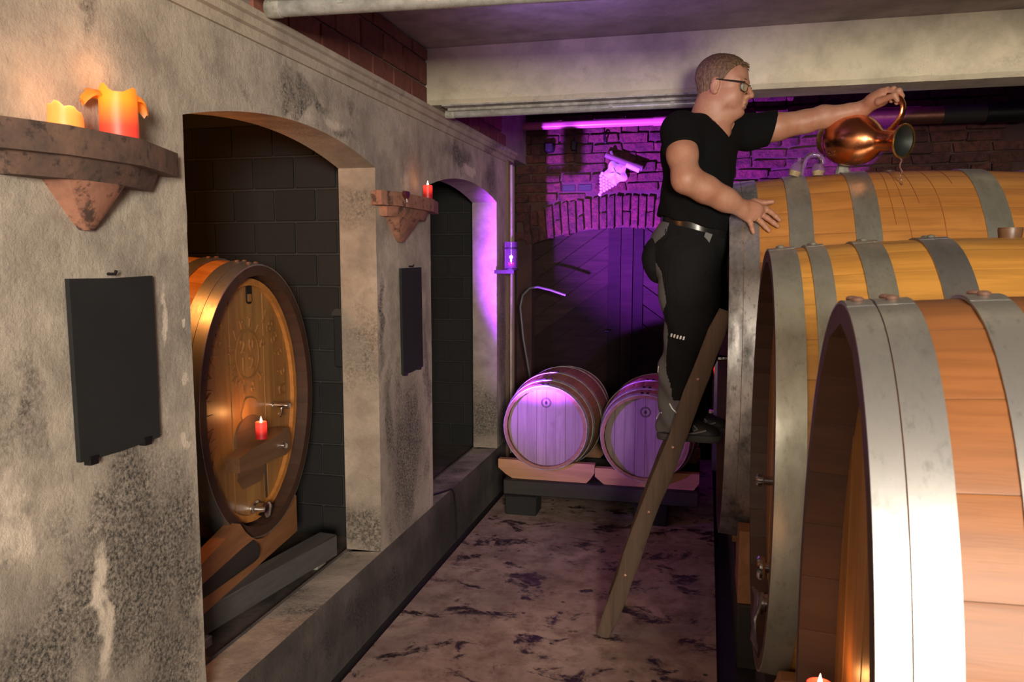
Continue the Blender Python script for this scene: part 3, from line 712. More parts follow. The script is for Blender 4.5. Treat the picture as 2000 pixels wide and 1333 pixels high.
for x in (-1.2, -.40):
    B().box((x+.62, -.03, 0), (x+.62+.2, .13, .12), bevel=.006).obj('block', 'block', rk)
    B().box((x+.62, .72, 0), (x+.62+.2, .88, .12), bevel=.006).obj('block', 'block', rk)
for y in (.0, .66): B().box((-.60, y, .12), (.60, y+.12, .215), bevel=.006).obj('beam', 'dark_beam', rk)

# ================================================================= LADDER
X0, Z0, X1, Z1, YL = -.396, 0., .066, 1.40, 3.215
ld = thing('ladder', 'weathered wooden ladder leaning against the cask, the man stands on it', 'ladder', (X0, YL, 0))
dv = Vector((X1-X0, 0, Z1-Z0)); ang = math.atan2(dv.x, dv.z); rl = dv.length
def rail(y):
    bm = bmesh.new(); n = 16; rings = []
    for k in range(n+1):
        s = k/n; wv = .036+.002*math.sin(k*1.7)+.002*mnoise.noise(Vector((k*.9, y, 0))); wv *= 1-.22*max(0, .12-s)/.12
        d = .017; c = dv*s+Vector((0, y, 0)); px = Vector((math.cos(ang), 0, -math.sin(ang)))
        c += px*(.004*math.sin(k*.8)+(.006 if s > .8 else 0))
        if s > .93: wv *= 1-.35*(s-.93)/.07
        rings.append([bm.verts.new(c+px*a*wv+Vector((0, b*d, 0))) for a, b in ((-1, -.7), (-.8, -1), (.8, -1), (1, -.7), (1, .7), (.8, 1), (-.8, 1), (-1, .7))])
    for a, b in zip(rings, rings[1:]):
        for k in range(8): bm.faces.new((a[k], a[(k+1) % 8], b[(k+1) % 8], b[k])).smooth = True
    bm.faces.new(rings[0][::-1]); bm.faces.new(rings[-1]); bmesh.ops.recalc_face_normals(bm, faces=bm.faces)
    me = bpy.data.meshes.new('rail'); bm.to_mesh(me); bm.free(); return link('rail', me, 'ladder', ld)
# floor contact: cut ends sit on the floor
r1 = rail(0); r2 = rail(.42)
for s in (.2, .40, .598, .80):
    c = dv*s; ru = B().tube([c+Vector((0, -.012, 0)), c+Vector((0, .43, 0))], .017, 12).obj('rung', 'ladder', ld)
    B().lathe([(.0005, 0), (.006, .0005), (.008, .002), (.008, .004)], c+Vector((0, -.021, 0)), (0, 1, 0), 10).obj('screw', 'rivet', r1)

# ================================================================= WALL SHELVES, CANDLES, BOARDS
def wall_shelf(label, plan_top, zt, zb, plan_low, zl, wedge, ztip, mat_a, mat_w, cy):
    t = thing('wall_shelf', label, 'shelf', (W, cy, ztip), None, 'terracotta shelves on the arcade wall')
    L3 = lambda x, y, z: (x-W, y-cy, z-ztip)
    B().prism([(W, plan_top[0][1])]+plan_top+[(W, plan_top[-1][1])], lambda x, y, d: L3(x, y, zb+d), zt-zb).obj('slab', mat_a, t)
    b = B(); lo = [(W, plan_low[0][1])]+plan_low+[(W, plan_low[-1][1])]
    my = sum(p[1] for p in plan_low)/len(plan_low)
    a = [b.bm.verts.new(L3(x, y, zb)) for x, y in lo]; c = [b.bm.verts.new(L3(W+(x-W)*.75, my+(y-my)*.93, zl)) for x, y in lo]
    b.bm.faces.new(a); b.bm.faces.new(c[::-1])
    for i in range(len(lo)): b.bm.faces.new((a[i], a[(i+1) % len(lo)], c[(i+1) % len(lo)], c[i]))
    b.obj('moulding', mat_a, t)
    y0, y1, yt = wedge; b = B(); d = .075
    rows = []
    for s in np.linspace(0, 1, 9):
        z = zl-(zl-ztip)*s; hw = (y1-y0)/2*(1-s*.80) if s < .93 else (y1-y0)/2*.15; cyy = (y0+y1)/2*(1-s)+yt*s; dd = d*(1-s*.75)
        rows.append([b.bm.verts.new(L3(W+x, cyy+y*hw, z)) for x, y in ((0, -1), (dd*.8, -.9), (dd, -.5), (dd, .5), (dd*.8, .9), (0, 1))])
    for p, q in zip(rows, rows[1:]):
        for k in range(5): b.bm.faces.new((p[k], q[k], q[k+1], p[k+1]))
    b.bm.faces.new(rows[-1]); b.obj('corbel', mat_w, t)
wall_shelf('large sooty terracotta shelf nearest the camera, with two lit candles on it', [(-1.33, 1.225), (-1.275, 1.38), (-1.262, 1.578), (-1.345, 1.82)], 1.872, 1.812, [(-1.335, 1.29), (-1.29, 1.40), (-1.28, 1.56), (-1.345, 1.74)], 1.768, (1.415, 1.600, 1.525), 1.664, 'soot_terracotta', 'terracotta', 1.525)
wall_shelf('small terracotta shelf on the pillar between the arches, with a red candle', [(-1.335, 3.12), (-1.295, 3.22), (-1.288, 3.62), (-1.345, 3.87)], 1.886, 1.826, [(-1.34, 3.19), (-1.31, 3.26), (-1.305, 3.56), (-1.345, 3.72)], 1.783, (3.26, 3.55, 3.42), 1.674, 'terracotta', 'terracotta', 3.42)

def flame(root, p, s=1.0):
    return B().lathe([(.0004, 0), (.0035*s, .004*s), (.0045*s, .009*s), (.0028*s, .017*s), (.0003, .026*s)], p, (0, 0, 1), 10).obj('flame', 'flame', root)
def candle_light(name, p, e, c=(1, .42, .12)): light(name, 'POINT', p, None, e, c, shadow_soft_size=.012)
# big pillar candle with curled wax petals
t = thing('candle', 'thick lit candle with orange curled wax petals on the near shelf', 'candle', (-1.315, 1.575, 1.872), None, 'lit candles')
b = B(); n = 28; rows = []
for r_, z in ((.0405, 0), (.041, .03), (.0405, .07), (.040, .10)):
    rows.append([b.bm.verts.new((r_*math.cos(2*PI*k/n), r_*math.sin(2*PI*k/n), z)) for k in range(n)])
rows.append([b.bm.verts.new((.039*math.cos(2*PI*k/n), .039*math.sin(2*PI*k/n), .106+.008*math.sin(2*PI*k/n*3+1)+(.006 if k in (20, 21) else 0))) for k in range(n)])
rows.append([b.bm.verts.new((.033*math.cos(2*PI*k/n), .033*math.sin(2*PI*k/n), .100+.006*math.sin(2*PI*k/n*3+1))) for k in range(n)])
rows.append([b.bm.verts.new((.020*math.cos(2*PI*k/n), .020*math.sin(2*PI*k/n), .080)) for k in range(n)])
for p, q in zip(rows, rows[1:]):
    for k in range(n): b.bm.faces.new((p[k], p[(k+1) % n], q[(k+1) % n], q[k])).smooth = True
b.bm.faces.new(rows[-1]); b.bm.faces.new(rows[0][::-1]); b.obj('wax', 'wax_big', t)
def petal(a, drop):
    b = B(); rows = []
    for i, s in enumerate(np.linspace(0, 1, 7)):
        r_ = .037+.042*s; z = .103+.012*math.sin(s*PI*.6)-drop*s*s; wd = .022*math.sin(PI*(.18+.74*s))+.002
        u = Vector((math.cos(a), math.sin(a), 0)); v = Vector((-math.sin(a), math.cos(a), 0))
        rows.append([b.bm.verts.new(u*(r_-abs(q)*.008)+v*q*wd+Vector((0, 0, z+dz-abs(q)**2*.012))) for q in (-1, -.5, 0, .5, 1) for dz in (0,)] + [b.bm.verts.new(u*(r_-abs(q)*.008)+v*q*wd*.9+Vector((0, 0, z-.007-abs(q)**2*.010))) for q in (1, .5, 0, -.5, -1)])
    for p, q in zip(rows, rows[1:]):
        for k in range(10): b.bm.faces.new((p[k], p[(k+1) % 10], q[(k+1) % 10], q[k])).smooth = True
    b.bm.faces.new(rows[0][::-1]); b.bm.faces.new(rows[-1]); b.obj('wax_petal', 'wax_petal', t)
for a, dr in ((R(-128), .03), (R(-165), .0), (R(75), .04), (R(150), .01)): petal(a, dr)
flame(t, (0, 0, .080), .8); candle_light('candle_light', (-1.315, 1.575, 2.02), .22, (1, .48, .22))
# melted stump
t = thing('candle', 'small burnt down orange candle stump glowing on the near shelf', 'candle', (-1.315, 1.418, 1.872), None, 'lit candles')
b = B(); rows = []; n = 22
for r_, z in ((.035, 0), (.035, .012), (.034, .022)): rows.append([b.bm.verts.new((r_*math.cos(2*PI*k/n), r_*math.sin(2*PI*k/n), z)) for k in range(n)])
rows.append([b.bm.verts.new((.033*math.cos(2*PI*k/n), .033*math.sin(2*PI*k/n), .033-.016*math.sin(2*PI*k/n)+.005*math.sin(k*1.9))) for k in range(n)])
rows.append([b.bm.verts.new((.026*math.cos(2*PI*k/n), .026*math.sin(2*PI*k/n), .026-.010*math.sin(2*PI*k/n))) for k in range(n)])
rows.append([b.bm.verts.new((.014*math.cos(2*PI*k/n), .014*math.sin(2*PI*k/n), .012)) for k in range(n)])
for p, q in zip(rows, rows[1:]):
    for k in range(n): b.bm.faces.new((p[k], p[(k+1) % n], q[(k+1) % n], q[k])).smooth = True
b.bm.faces.new(rows[0][::-1]); b.bm.faces.new(rows[-1]); b.obj('wax', 'wax_stump', t)
flame(t, (0, .004, .014), 1.0); candle_light('candle_light', (-1.28, 1.40, 1.95), .42, (1, .48, .24))

def red_candle(label, loc, r_, hgt, e=.25, scale=1.0):
    t = thing('candle', label, 'candle', loc, None, 'lit candles')
    s = r_/.022
    B().lathe([(r_, 0), (r_*1.01, .01*s), (r_, hgt*.8), (r_*.97, hgt), (r_*.88, hgt+.001), (r_*.75, hgt-.006*s), (.0005, hgt-.009*s)], (0, 0, 0), (0, 0, 1), 22, cap0=True).obj('wax', 'wax_red', t)
    B().tube([(0, 0, hgt-.01*s), (0, 0, hgt)], .0012, 6).obj('wick', 'cable', t)
    flame(t, (0, 0, hgt-.004*s), scale)
    candle_light('candle_light', Vector(loc)+Vector((.0, 0, hgt+.03)), e)
red_candle('red candle burning on the shelf between the two arches', (-1.315, 3.632, 1.886), .0225, .064, .08)
red_candle('red candle burning on the crossbar of the carved cask', (-1.675, 2.70, .901), .022, .066, .55)
red_candle('red candle burning at the bottom edge in front of the nearest cask', (.236, 1.585, .70), .026, .062, .35)
red_candle('red candle half hidden behind the ladder beside the far cask', (.03, 4.55, .93), .022, .075, .05)
B().box((-.02, -.05, -.10), (.06, .05, -.08)).obj('candle_shelf', 'chime', c4, (-.03, -.43, -.01))
# heart on the small shelf
t = thing('heart_ornament', 'dark red heart hanging on the front of the small terracotta shelf', 'ornament', (-1.27, 3.24, 1.875))
pts = [(.020*16*math.sin(u)**3/16, .020*(13*math.cos(u)-5*math.cos(2*u)-2*math.cos(3*u)-math.cos(4*u))/16) for u in np.linspace(0, 2*PI, 29)[:-1]]
B().prism(pts, lambda y, z, d: (-.010+d, y*1.25, z), .016).obj('heart', 'heart', t)
B().tube([(0, 0, -.018), (.002, 0, -.033)], .003, 6).obj('drop', 'grape', t)

def slate_board(label, y0, y1, z0, z1, pts, tilt=0):
    t = thing('slate_board', label, 'chalkboard', (W+.012, (y0+y1)/2, z0), None, 'dark slate boards on the arcade wall')
    cy = (y0+y1)/2
    B().prism([(y-cy, z-z0) for y, z in pts], lambda y, z, d: (d-.004, y, z), .012).obj('slate', 'slate', t)
    for y, z in ((cy+.0, z1+.006),): B().tube([(-.008, y-cy, z-z0), (.012, y-cy, z-z0), (.016, y-cy, z-z0+.008)], .004, 6).obj('hook', 'black_iron', t)
    for y, z in ((y0+.04, z0+.008), (y1-.05, z0+.012)): B().box((-.006, y-cy-.012, z-z0-.016), (.013, y-cy+.012, z-z0+.004)).obj('clip', 'black_iron', t)
slate_board('dark slate board on the near pillar below the large shelf', 1.451, 1.722, 1.137, 1.558, [(1.455, 1.142), (1.50, 1.14), (1.59, 1.138), (1.722, 1.142), (1.722, 1.557), (1.60, 1.554), (1.452, 1.556)])
slate_board('narrower looking slate board on the pillar between the two arches', 3.394, 3.665, 1.062, 1.558, [(3.405, 1.062), (3.50, 1.06), (3.665, 1.066), (3.655, 1.558), (3.396, 1.556)])

# lantern glass with tea light on the post
t = thing('candle_lantern', 'violet glass lantern with a lit tea light on the post beside the far arch', 'lantern', (-1.275, 5.13, 1.53))
B().lathe([(.038, .005), (.044, .005), (.044, .18), (.040, .18), (.040, .012), (.0005, .012)], (0, 0, 0), (0, 0, 1), 28).obj('glass', 'lantern_glass', t)
B().lathe([(.0445, .132), (.0475, .134), (.0475, .140), (.0445, .142)], (0, 0, 0), (0, 0, 1), 28).obj('band', 'black_iron', t)
B().lathe([(.0005, -.006), (.047, -.006), (.047, .004), (.0005, .004)], (0, 0, 0), (0, 0, 1), 28).box((-.115, -.008, -.03), (.02, .008, -.006)).obj('holder', 'black_iron', t)
B().lathe([(.0005, .0135), (.019, .0135), (.019, .045), (.0005, .045)], (0, 0, 0), (0, 0, 1), 18).obj('tea_light', 'wax_red', t)
flame(t, (0, 0, .046), 1.3); candle_light('lantern_light', (-1.275, 5.13, 1.61), .12)

# ================================================================= BACK WALL ORNAMENTS, PIPES, FIXTURES
t = thing('grape_relief', 'carved bunch of grapes with leaf and branch on the violet brick wall', 'ornament', (-.72, YB-.03, 2.25))
ca, sa = math.cos(R(-30)), math.sin(R(-30))
def rot2(x, z): return (x*ca-z*sa, z*ca+x*sa)
b = B(); rr = random.Random(3)
for row in range(8):
    cnt = max(1, 7-row) if row > 1 else 6
    for k in range(cnt):
        x, z = rot2((k-(cnt-1)/2)*.026, -.035-row*.021); b.sphere((x-.01, -.028-.008*rr.random(), z), .0145, (1, 1, 1), 10, 7)
b.obj('grapes', 'grape', t)
def leaf(cx, cz, r_, mat='grape'):
    b = B(); c0 = b.bm.verts.new((cx, -.062, cz)); vs = []; n = 40
    for k in range(n):
        u = 2*PI*k/n; rad = r_*(1+.16*math.cos(5*u)); x, z = rot2(rad*math.cos(u), rad*math.sin(u)); vs.append(b.bm.verts.new((cx+x, -.032, cz+z)))
    md = []
    for k in range(n):
        u = 2*PI*k/n; rad = r_*.6; x, z = rot2(rad*math.cos(u), rad*math.sin(u)); md.append(b.bm.verts.new((cx+x, -.058-.008*math.cos(5*u), cz+z)))
    for k in range(n):
        b.bm.faces.new((c0, md[k], md[(k+1) % n])).smooth = True; b.bm.faces.new((md[k], vs[k], vs[(k+1) % n], md[(k+1) % n])).smooth = True
    lf = b.obj('leaf', mat, t)
    for q in (0, 72, -72, 144, -144):
        p0 = Vector((cx, -.066, cz)); x, z = rot2(r_*.9*math.cos(R(q)), r_*.9*math.sin(R(q))); B().tube([p0, Vector((cx+x*.5, -.067, cz+z*.5)), Vector((cx+x, -.042, cz+z))], .0035, 6).obj('vein', mat, lf)
leaf(.02, .0, .085)
x0, z0 = -.06, .14; x1, z1 = .22, .03
B().tube([(x0, -.03, z0), ((x0+x1)/2, -.04, (z0+z1)/2-.005), (x1, -.03, z1)], [.022, .024, .024], 10).tube([(.0, -.035, .115), (-.02, -.035, .165)], .012, 8).obj('branch', 'branch', t)
B().tube([(.1, -.045, .06), (.2, -.042, .015)], .022, 10).obj('stem', 'grape', t)

for i, (x, z, lb) in enumerate(((-.786, 2.52, 'black iron eye on the brick wall above the grape relief'), (-1.03, 2.475, 'black iron hook on the brick wall left of the iron eye'), (-1.225, 2.465, 'black iron anchor stub, leftmost on the violet brick wall'))):
    t = thing('wall_hook', lb, 'hook', (x, YB-.02, z), None, 'iron hooks on the brick wall')
    if i == 0: B().lathe([(.014, -.01), (.022, -.01), (.022, .0), (.014, .0), (.014, -.01)], (0, -.03, 0), (1, .4, 0), 16, sc=(1.6, 1)).tube([(0, .02, -.03), (0, -.03, -.035)], .008, 8).obj('eye', 'black_iron', t)
    elif i == 1: B().box((-.018, -.05, -.045), (.022, .03, .03), bevel=.006).tube([(0, -.04, .02), (.012, -.05, .05)], .008, 8).obj('hook_plate', 'black_iron', t)
    else: B().box((-.035, -.05, -.04), (.04, .03, .035), bevel=.012).obj('stub', 'black_iron', t)
t = thing('wall_pipe', 'horizontal painted pipe glowing pink above the violet brick wall', 'pipe', (-1.5, 6.10, 2.62))
B().tube([(0, 0, 0), (2.9, 0, 0)], .030, 16).obj('pipe', 'paint_pipe', t); B().tube([(1.08, 0, 0), (1.2, 0, 0)], .034, 16).obj('sleeve', 'paint_pipe', t)
t = thing('wall_pipe', 'thick dull copper coloured pipe with black coupling above the casks at right', 'pipe', (.4, 5.95, 2.56))
B().tube([(0, 0, 0), (1.9, 0, 0)], .058, 20).obj('pipe', 'copper_pipe', t)
B().tube([(1.36, 0, 0), (1.62, 0, 0)], .066, 20).obj('coupling', 'black_iron', t); B().tube([(1.1, 0, 0), (1.36, 0, 0)], .060, 20).obj('sleeve', 'dark_beam', t)
# gooseneck hose by the door
t = thing('gooseneck', 'thin bent gooseneck tube rising beside the plank door', 'tube', (-1.33, 5.9, 0))
gp = [(-1.316, .3), (-1.316, .69), (-1.37, .99), (-1.394, 1.23), (-1.375, 1.32), (-1.32, 1.375), (-1.258, 1.385), (-1.158, 1.362), (-1.04, 1.324)]
B().tube([(x+1.33, 0, z) for x, z in gp], .010, 10).obj('neck', 'hose', t); B().lathe([(.0005, 0), (.05, 0), (.05, .3), (.0005, .3)], (.014, 0, 0), (0, 0, 1), 16).obj('base', 'dark_beam', t)

def fixture(label, x0, x1, y, z, r_, dy=0):
    t = thing('tube_lamp', label, 'lamp', ((x0+x1)/2, y, z), None, 'unlit damp-proof tube lamps'); L = (x1-x0)/2
    B().box((-L+.02, -.035, r_*.5), (L, .035, r_*.5+(.035 if r_ > .025 else .018)), bevel=.004).obj('housing', 'fixture_grey', t)
    B().tube([(-L, 0, 0), (-L+.012, 0, 0), (L, 0, 0)], [r_*.8, r_, r_], 20).obj('tube_cover', 'fixture_tube', t)
    B().lathe([(.0005, 0), (r_*1.02, .004), (r_*1.08, .02), (r_*1.08, .05), (r_*1.0, .052)], (-L-.002, 0, 0), (1, 0, 0), 20).obj('end_cap', 'fixture_grey', t)
    for k in range(5):
        B().box((-L+.25+k*.3, -r_*1.15, -.004), (-L+.27+k*.3, r_*1.15, r_*.9)).obj('clip', 'fixture_tube', t)
    return t
fx = fixture('unlit grey tube lamp under the near ceiling beam at the top of the picture', -1.345, .25, 2.28, 2.352, .027)
fx.rotation_euler = (0, R(1.3), 0)
B().box((-.7, -.03, .045), (.8, .03, .09)).obj('bracket', 'fixture_grey', fx)
fx = fixture('unlit tube lamp with dark mildewed housing under the ceiling beam, violet glints', -1.345, .05, 4.0, 2.346, .020)
B().box((-.69, -.09, .026), (.69, .05, .034)).obj('rail', 'fixture_grey', fx)

# cable over the sill of the far arch, feeding the violet floodlight
t = thing('cable', 'thin black cable running over the sill of the far arch', 'cable', (-1.40, 4.0, .3))
B().tube([(x+1.40, y-4.0, z-.3) for x, y, z in ((-1.49, 4.05, .305), (-1.45, 3.98, .303), (-1.41, 4.06, .303), (-1.378, 4.15, .300), (-1.372, 4.17, .27), (-1.374, 4.2, .18), (-1.376, 4.22, .05), (-1.376, 4.22, -.03))], .005, 8).obj('cord', 'cable', t)
t = thing('floodlight', 'small black floodlight standing on the sill behind the pillar', 'lamp', (-1.52, 3.945, SILL-.01))
B().box((-.045, -.03, 0), (.045, .03, .012)).tube([(0, 0, .01), (0, -.02, .30)], .008, 8).obj('bracket', 'black_iron', t)
B().box((-.05, -.055, .30), (.05, -.01, .40), bevel=.004).obj('housing', 'black_iron', t)

# ================================================================= COPPER JUG
JB = Vector((.482, 3.70, 2.112)); JM = Vector((.735, 3.44, 2.060)); ax = (JM-JB).normalized(); JL = (JM-JB).length
jug = thing('copper_jug', 'round copper jug with brass foot tipped over the cask, pouring wine', 'jug', JB)
k = JL/.41
prof = [(.0005, .004), (.056, .002), (.063, 0), (.066, .012), (.064, .034)]
B().lathe([(r, z*k) for r, z in prof], (0, 0, 0), ax, 40).obj('foot', 'brass', jug)
prof = [(.063, .032), (.076, .040), (.092, .062), (.102, .095), (.106, .135), (.105, .170), (.097, .210), (.083, .242), (.064, .268), (.048, .288), (.042, .305), (.041, .335), (.043, .360), (.050, .385), (.060, .402), (.064, .408)]
B().lathe([(r, z*k) for r, z in prof], (0, 0, 0), ax, 48).obj('body', 'copper', jug)
B().lathe([(.062, .409*k), (.057, .400*k), (.047, .384*k), (.040, .360*k), (.038, .335*k), (.039, .305*k), (.043, .290*k), (.0005, .25*k)], (0, 0, 0), ax, 40).obj('lining', 'tin', jug)
B().lathe([(.0605, .404*k), (.0665, .404*k), (.068, .409*k), (.0665, .414*k), (.0605, .412*k), (.0605, .404*k)], (0, 0, 0), ax, 40).obj('rim', 'brass', jug)
sx = Vector((.62, 3.60, 2.12))
up = Vector((.10, -.06, 1)); up = (up-ax*up.dot(ax)).normalized()
J = lambda a, h: ax*a*k+up*h
hp = [J(.325, .036), J(.352, .062), J(.375, .10), J(.372, .14), J(.34, .17), J(.295, .178), J(.245, .17), J(.205, .152), J(.175, .128), J(.16, .100)]
def smooth_pts(p, n=3):
    out = []
    for i in range(len(p)-1):
        p0, p1, p2, p3 = p[max(i-1, 0)], p[i], p[i+1], p[min(i+2, len(p)-1)]
        for s in range(n):
            t = s/n; out.append(.5*((2*p1)+(p2-p0)*t+(2*p0-5*p1+4*p2-p3)*t*t+(3*p1-p0-3*p2+p3)*t**3))
    return out+[p[-1]]
B().tube(smooth_pts(hp), .0098, 12, squash=1.5).obj('handle', 'copper', jug)
B().sphere(J(.33, .044), .006).sphere(J(.165, .105), .006).obj('rivet', 'brass', jug)
lip = JB+ax*.409*k-up*.063
t = thing('wine_stream', 'thin stream of wine falling from the jug onto the cask', 'liquid', (lip.x, lip.y, lip.z-.09))
n = 9; pts = [(.004*math.sin(i*1.9)+.0012*i, .002*math.cos(i*2.3), .09-i*.0135) for i in range(n)]
B().tube(pts, [.0045, .003, .0036, .0022, .0035, .002, .003, .0022, .003], 8).obj('stream', 'wine_stream', t)

# glass airlocks standing on the cask
def airlock(label, loc, flip, s=1.0):
    t = thing('airlock', label, 'airlock', loc, None, 'glass airlocks on the cask')
    q = flip
    B().lathe([(.001, .003), (.022, .004), (.027, .02), (.026, .045), (.016, .062), (.0085, .068), (.0085, .085), (.0072, .085), (.0072, .066), (.015, .059), (.0245, .044), (.0255, .02), (.021, .006), (.001, .005)], (0, 0, 0), (.3*q, 0, 1), 22).obj('bulb', 'glass', t)
    B().lathe([(.001, .006), (.021, .0065), (.0248, .02), (.0246, .028), (.001, .028)], (0, 0, 0), (.3*q, 0, 1), 18).obj('liquid', 'liquid', t)
    if q > 0:
        pts = [Vector(p) for p in ((.035, 0, .005), (.040, 0, .05), (.055, 0, .085), (.085, 0, .095), (.112, 0, .08), (.118, 0, .055))]
        B().tube(smooth_pts(pts, 4), .010, 14, caps=False).obj('bent_tube', 'glass', t)
        B().lathe([(.001, .003), (.020, .004), (.026, .02), (.026, .04), (.018, .055), (.0165, .054), (.0245, .039), (.0245, .02), (.019, .006), (.001, .005)], (.10, 0, 0), (0, 0, 1), 22).obj('cup', 'glass', t)
        B().lathe([(.001, .006), (.019, .0065), (.0242, .02), (.0242, .026), (.001, .026)], (.10, 0, 0), (0, 0, 1), 18).obj('liquid', 'liquid', t)
airlock('glass airlock with bent tube and pale liquid on top of the leaned-on cask', (.345, 3.62, 1.945), 1)
t = thing('bung', 'faceted violet grey bung standing on the cask behind the jug', 'bung', (.555, 3.70, 1.962))
B().lathe([(.030, -.03), (.030, .012), (.026, .022), (.022, .045), (.0005, .046)], (0, 0, 0), (0, 0, 1), 8).obj('bung_body', 'fixture_grey', t)

# ================================================================= THE MAN
class SDF:
    def __init__(s, lo, hi, h):
        s.lo = np.array(lo, float); s.h = h; s.n = np.ceil((np.array(hi)-s.lo)/h).astype(int)+1
        s.v = np.full(s.n, .5, np.float32)
    def _sub(s, lo, hi):
        a = np.clip(np.floor((np.array(lo)-s.lo)/s.h).astype(int), 0, s.n); b = np.clip(np.ceil((np.array(hi)-s.lo)/s.h).astype(int)+1, 0, s.n)
        if (b <= a).any(): return None
        sl = tuple(slice(x, y) for x, y in zip(a, b))
        g = np.meshgrid(*[(np.arange(x, y)*s.h+l) for x, y, l in zip(a, b, s.lo)], indexing='ij')
        return sl, np.stack(g, -1)
    def _comb(s, sl, d, k, sub):
        a = s.v[sl]
        if sub:
            d = -d; hh = np.clip(.5-.5*(a-d)/k, 0, 1); s.v[sl] = a*(1-hh)+d*hh+k*hh*(1-hh)
        else:
            hh = np.clip(.5+.5*(a-d)/k, 0, 1); s.v[sl] = a*(1-hh)+d*hh-k*hh*(1-hh)
    def cone(s, a, b, ra, rb, k=.02, sub=False):
        a = np.array(a, float); b = np.array(b, float); r = max(ra, rb)+k+.03
        q = s._sub(np.minimum(a, b)-r, np.maximum(a, b)+r)
        if q is None: return s
        sl, p = q; d = b-a; L = (d*d).sum()
        t = np.clip(((p-a)@d)/max(L, 1e-9), 0, 1); dist = np.linalg.norm(p-a-t[..., None]*d, axis=-1)-(ra+(rb-ra)*t)
        s._comb(sl, dist, k, sub); return s
    def ell(s, c, r, rot=None, k=.02, sub=False):
        c = np.array(c, float); r = np.array(r, float); m = r.max()+k+.03
        q = s._sub(c-m, c+m)
        if q is None: return s
        sl, p = q; p = p-c
        if rot is not None: p = p@rot       # columns of rot = local axes in world
        k0 = np.linalg.norm(p/r, axis=-1); k1 = np.linalg.norm(p/(r*r), axis=-1)+1e-9
        s._comb(sl, k0*(k0-1)/k1, k, sub); return s
    def chain(s, pts, rads, k=.02):
        for i in range(len(pts)-1): s.cone(pts[i], pts[i+1], rads[i], rads[i+1], k)
        return s
    def pos(s):
        return np.meshgrid(*[(np.arange(n)*s.h+l) for n, l in zip(s.n, s.lo)], indexing='ij')
    def nets(s):
        v = s.v; ins = v < 0; n = np.array(v.shape); m = n-1
        acc = np.zeros((*m, 3), np.float32); cnt = np.zeros(m, np.int16)
        C = lambda o: tuple(slice(a, a+q) for a, q in zip(o, m))
        for ax_ in range(3):
            o1, o2 = [a for a in range(3) if a != ax_]
            for i in (0, 1):
                for j in (0, 1):
                    a = [0, 0, 0]; a[o1] = i; a[o2] = j; b = list(a); b[ax_] = 1
                    va, vb = v[C(a)], v[C(b)]; cr = (va < 0) != (vb < 0)
                    t = np.where(cr, va/np.where(cr, va-vb, 1), 0)
                    pt = [np.full(m, float(x), np.float32) for x in a]; pt[ax_] = t
                    for q in range(3): acc[..., q] += np.where(cr, pt[q], 0)
                    cnt += cr
        has = cnt > 0; idx = np.full(m, -1, np.int64); idx[has] = np.arange(has.sum())
        cell = np.argwhere(has); P = (cell+acc[has]/cnt[has][:, None])*s.h+s.lo
        F = []
        for ax_ in range(3):
            u, w_ = (ax_+1) % 3, (ax_+2) % 3
            lo = [0, 0, 0]; hi = list(n); hi[ax_] = n[ax_]-1; lo[u] = lo[w_] = 1; hi[u] = n[u]-1; hi[w_] = n[w_]-1
            sl = tuple(slice(a, b) for a, b in zip(lo, hi)); sl2 = list(sl); sl2[ax_] = slice(lo[ax_]+1, hi[ax_]+1)
            A = ins[sl]; Bv = ins[tuple(sl2)]; ch = np.argwhere(A != Bv)+np.array(lo)
            if not len(ch): continue
            flip = ins[tuple(ch.T)]
            def at(du, dw):
                c = ch.copy(); c[:, u] += du; c[:, w_] += dw; return idx[tuple(c.T)]
            qd = np.stack([at(-1, -1), at(0, -1), at(0, 0), at(-1, 0)], 1)
            qd[~flip] = qd[~flip][:, ::-1]; F.append(qd)
        return P, np.concatenate(F)
def smooth_mesh(P, F, it=2, lam=.5):
    e = np.concatenate([F[:, [0, 1]], F[:, [1, 2]], F[:, [2, 3]], F[:, [3, 0]]]); e = np.concatenate([e, e[:, ::-1]])
    for i in range(it):
        for l in (lam, -lam*1.02):
            s = np.zeros_like(P); c = np.zeros(len(P)); np.add.at(s, e[:, 0], P[e[:, 1]]); np.add.at(c, e[:, 0], 1)
            P = P+l*(s/np.maximum(c, 1)[:, None]-P)
    return P
def np_mesh(name, P, F, mats, parent=None, loc=None):
    me = bpy.data.meshes.new(name); nv, nf = len(P), len(F)
    me.vertices.add(nv); me.vertices.foreach_set('co', np.asarray(P, np.float32).ravel())
    me.loops.add(nf*4); me.loops.foreach_set('vertex_index', F.astype(np.int32).ravel())
    me.polygons.add(nf); me.polygons.foreach_set('loop_start', np.arange(0, nf*4, 4, dtype=np.int32))
    me.update(calc_edges=True); me.polygons.foreach_set('use_smooth', np.ones(nf, bool)); me.validate()
    return link(name, me, mats, parent, loc)
def fbm(P, sc, seed=0.):
    return np.array([mnoise.fractal(Vector(p)*sc+Vector((seed, 0, 0)), 1., 2., 3) for p in P])

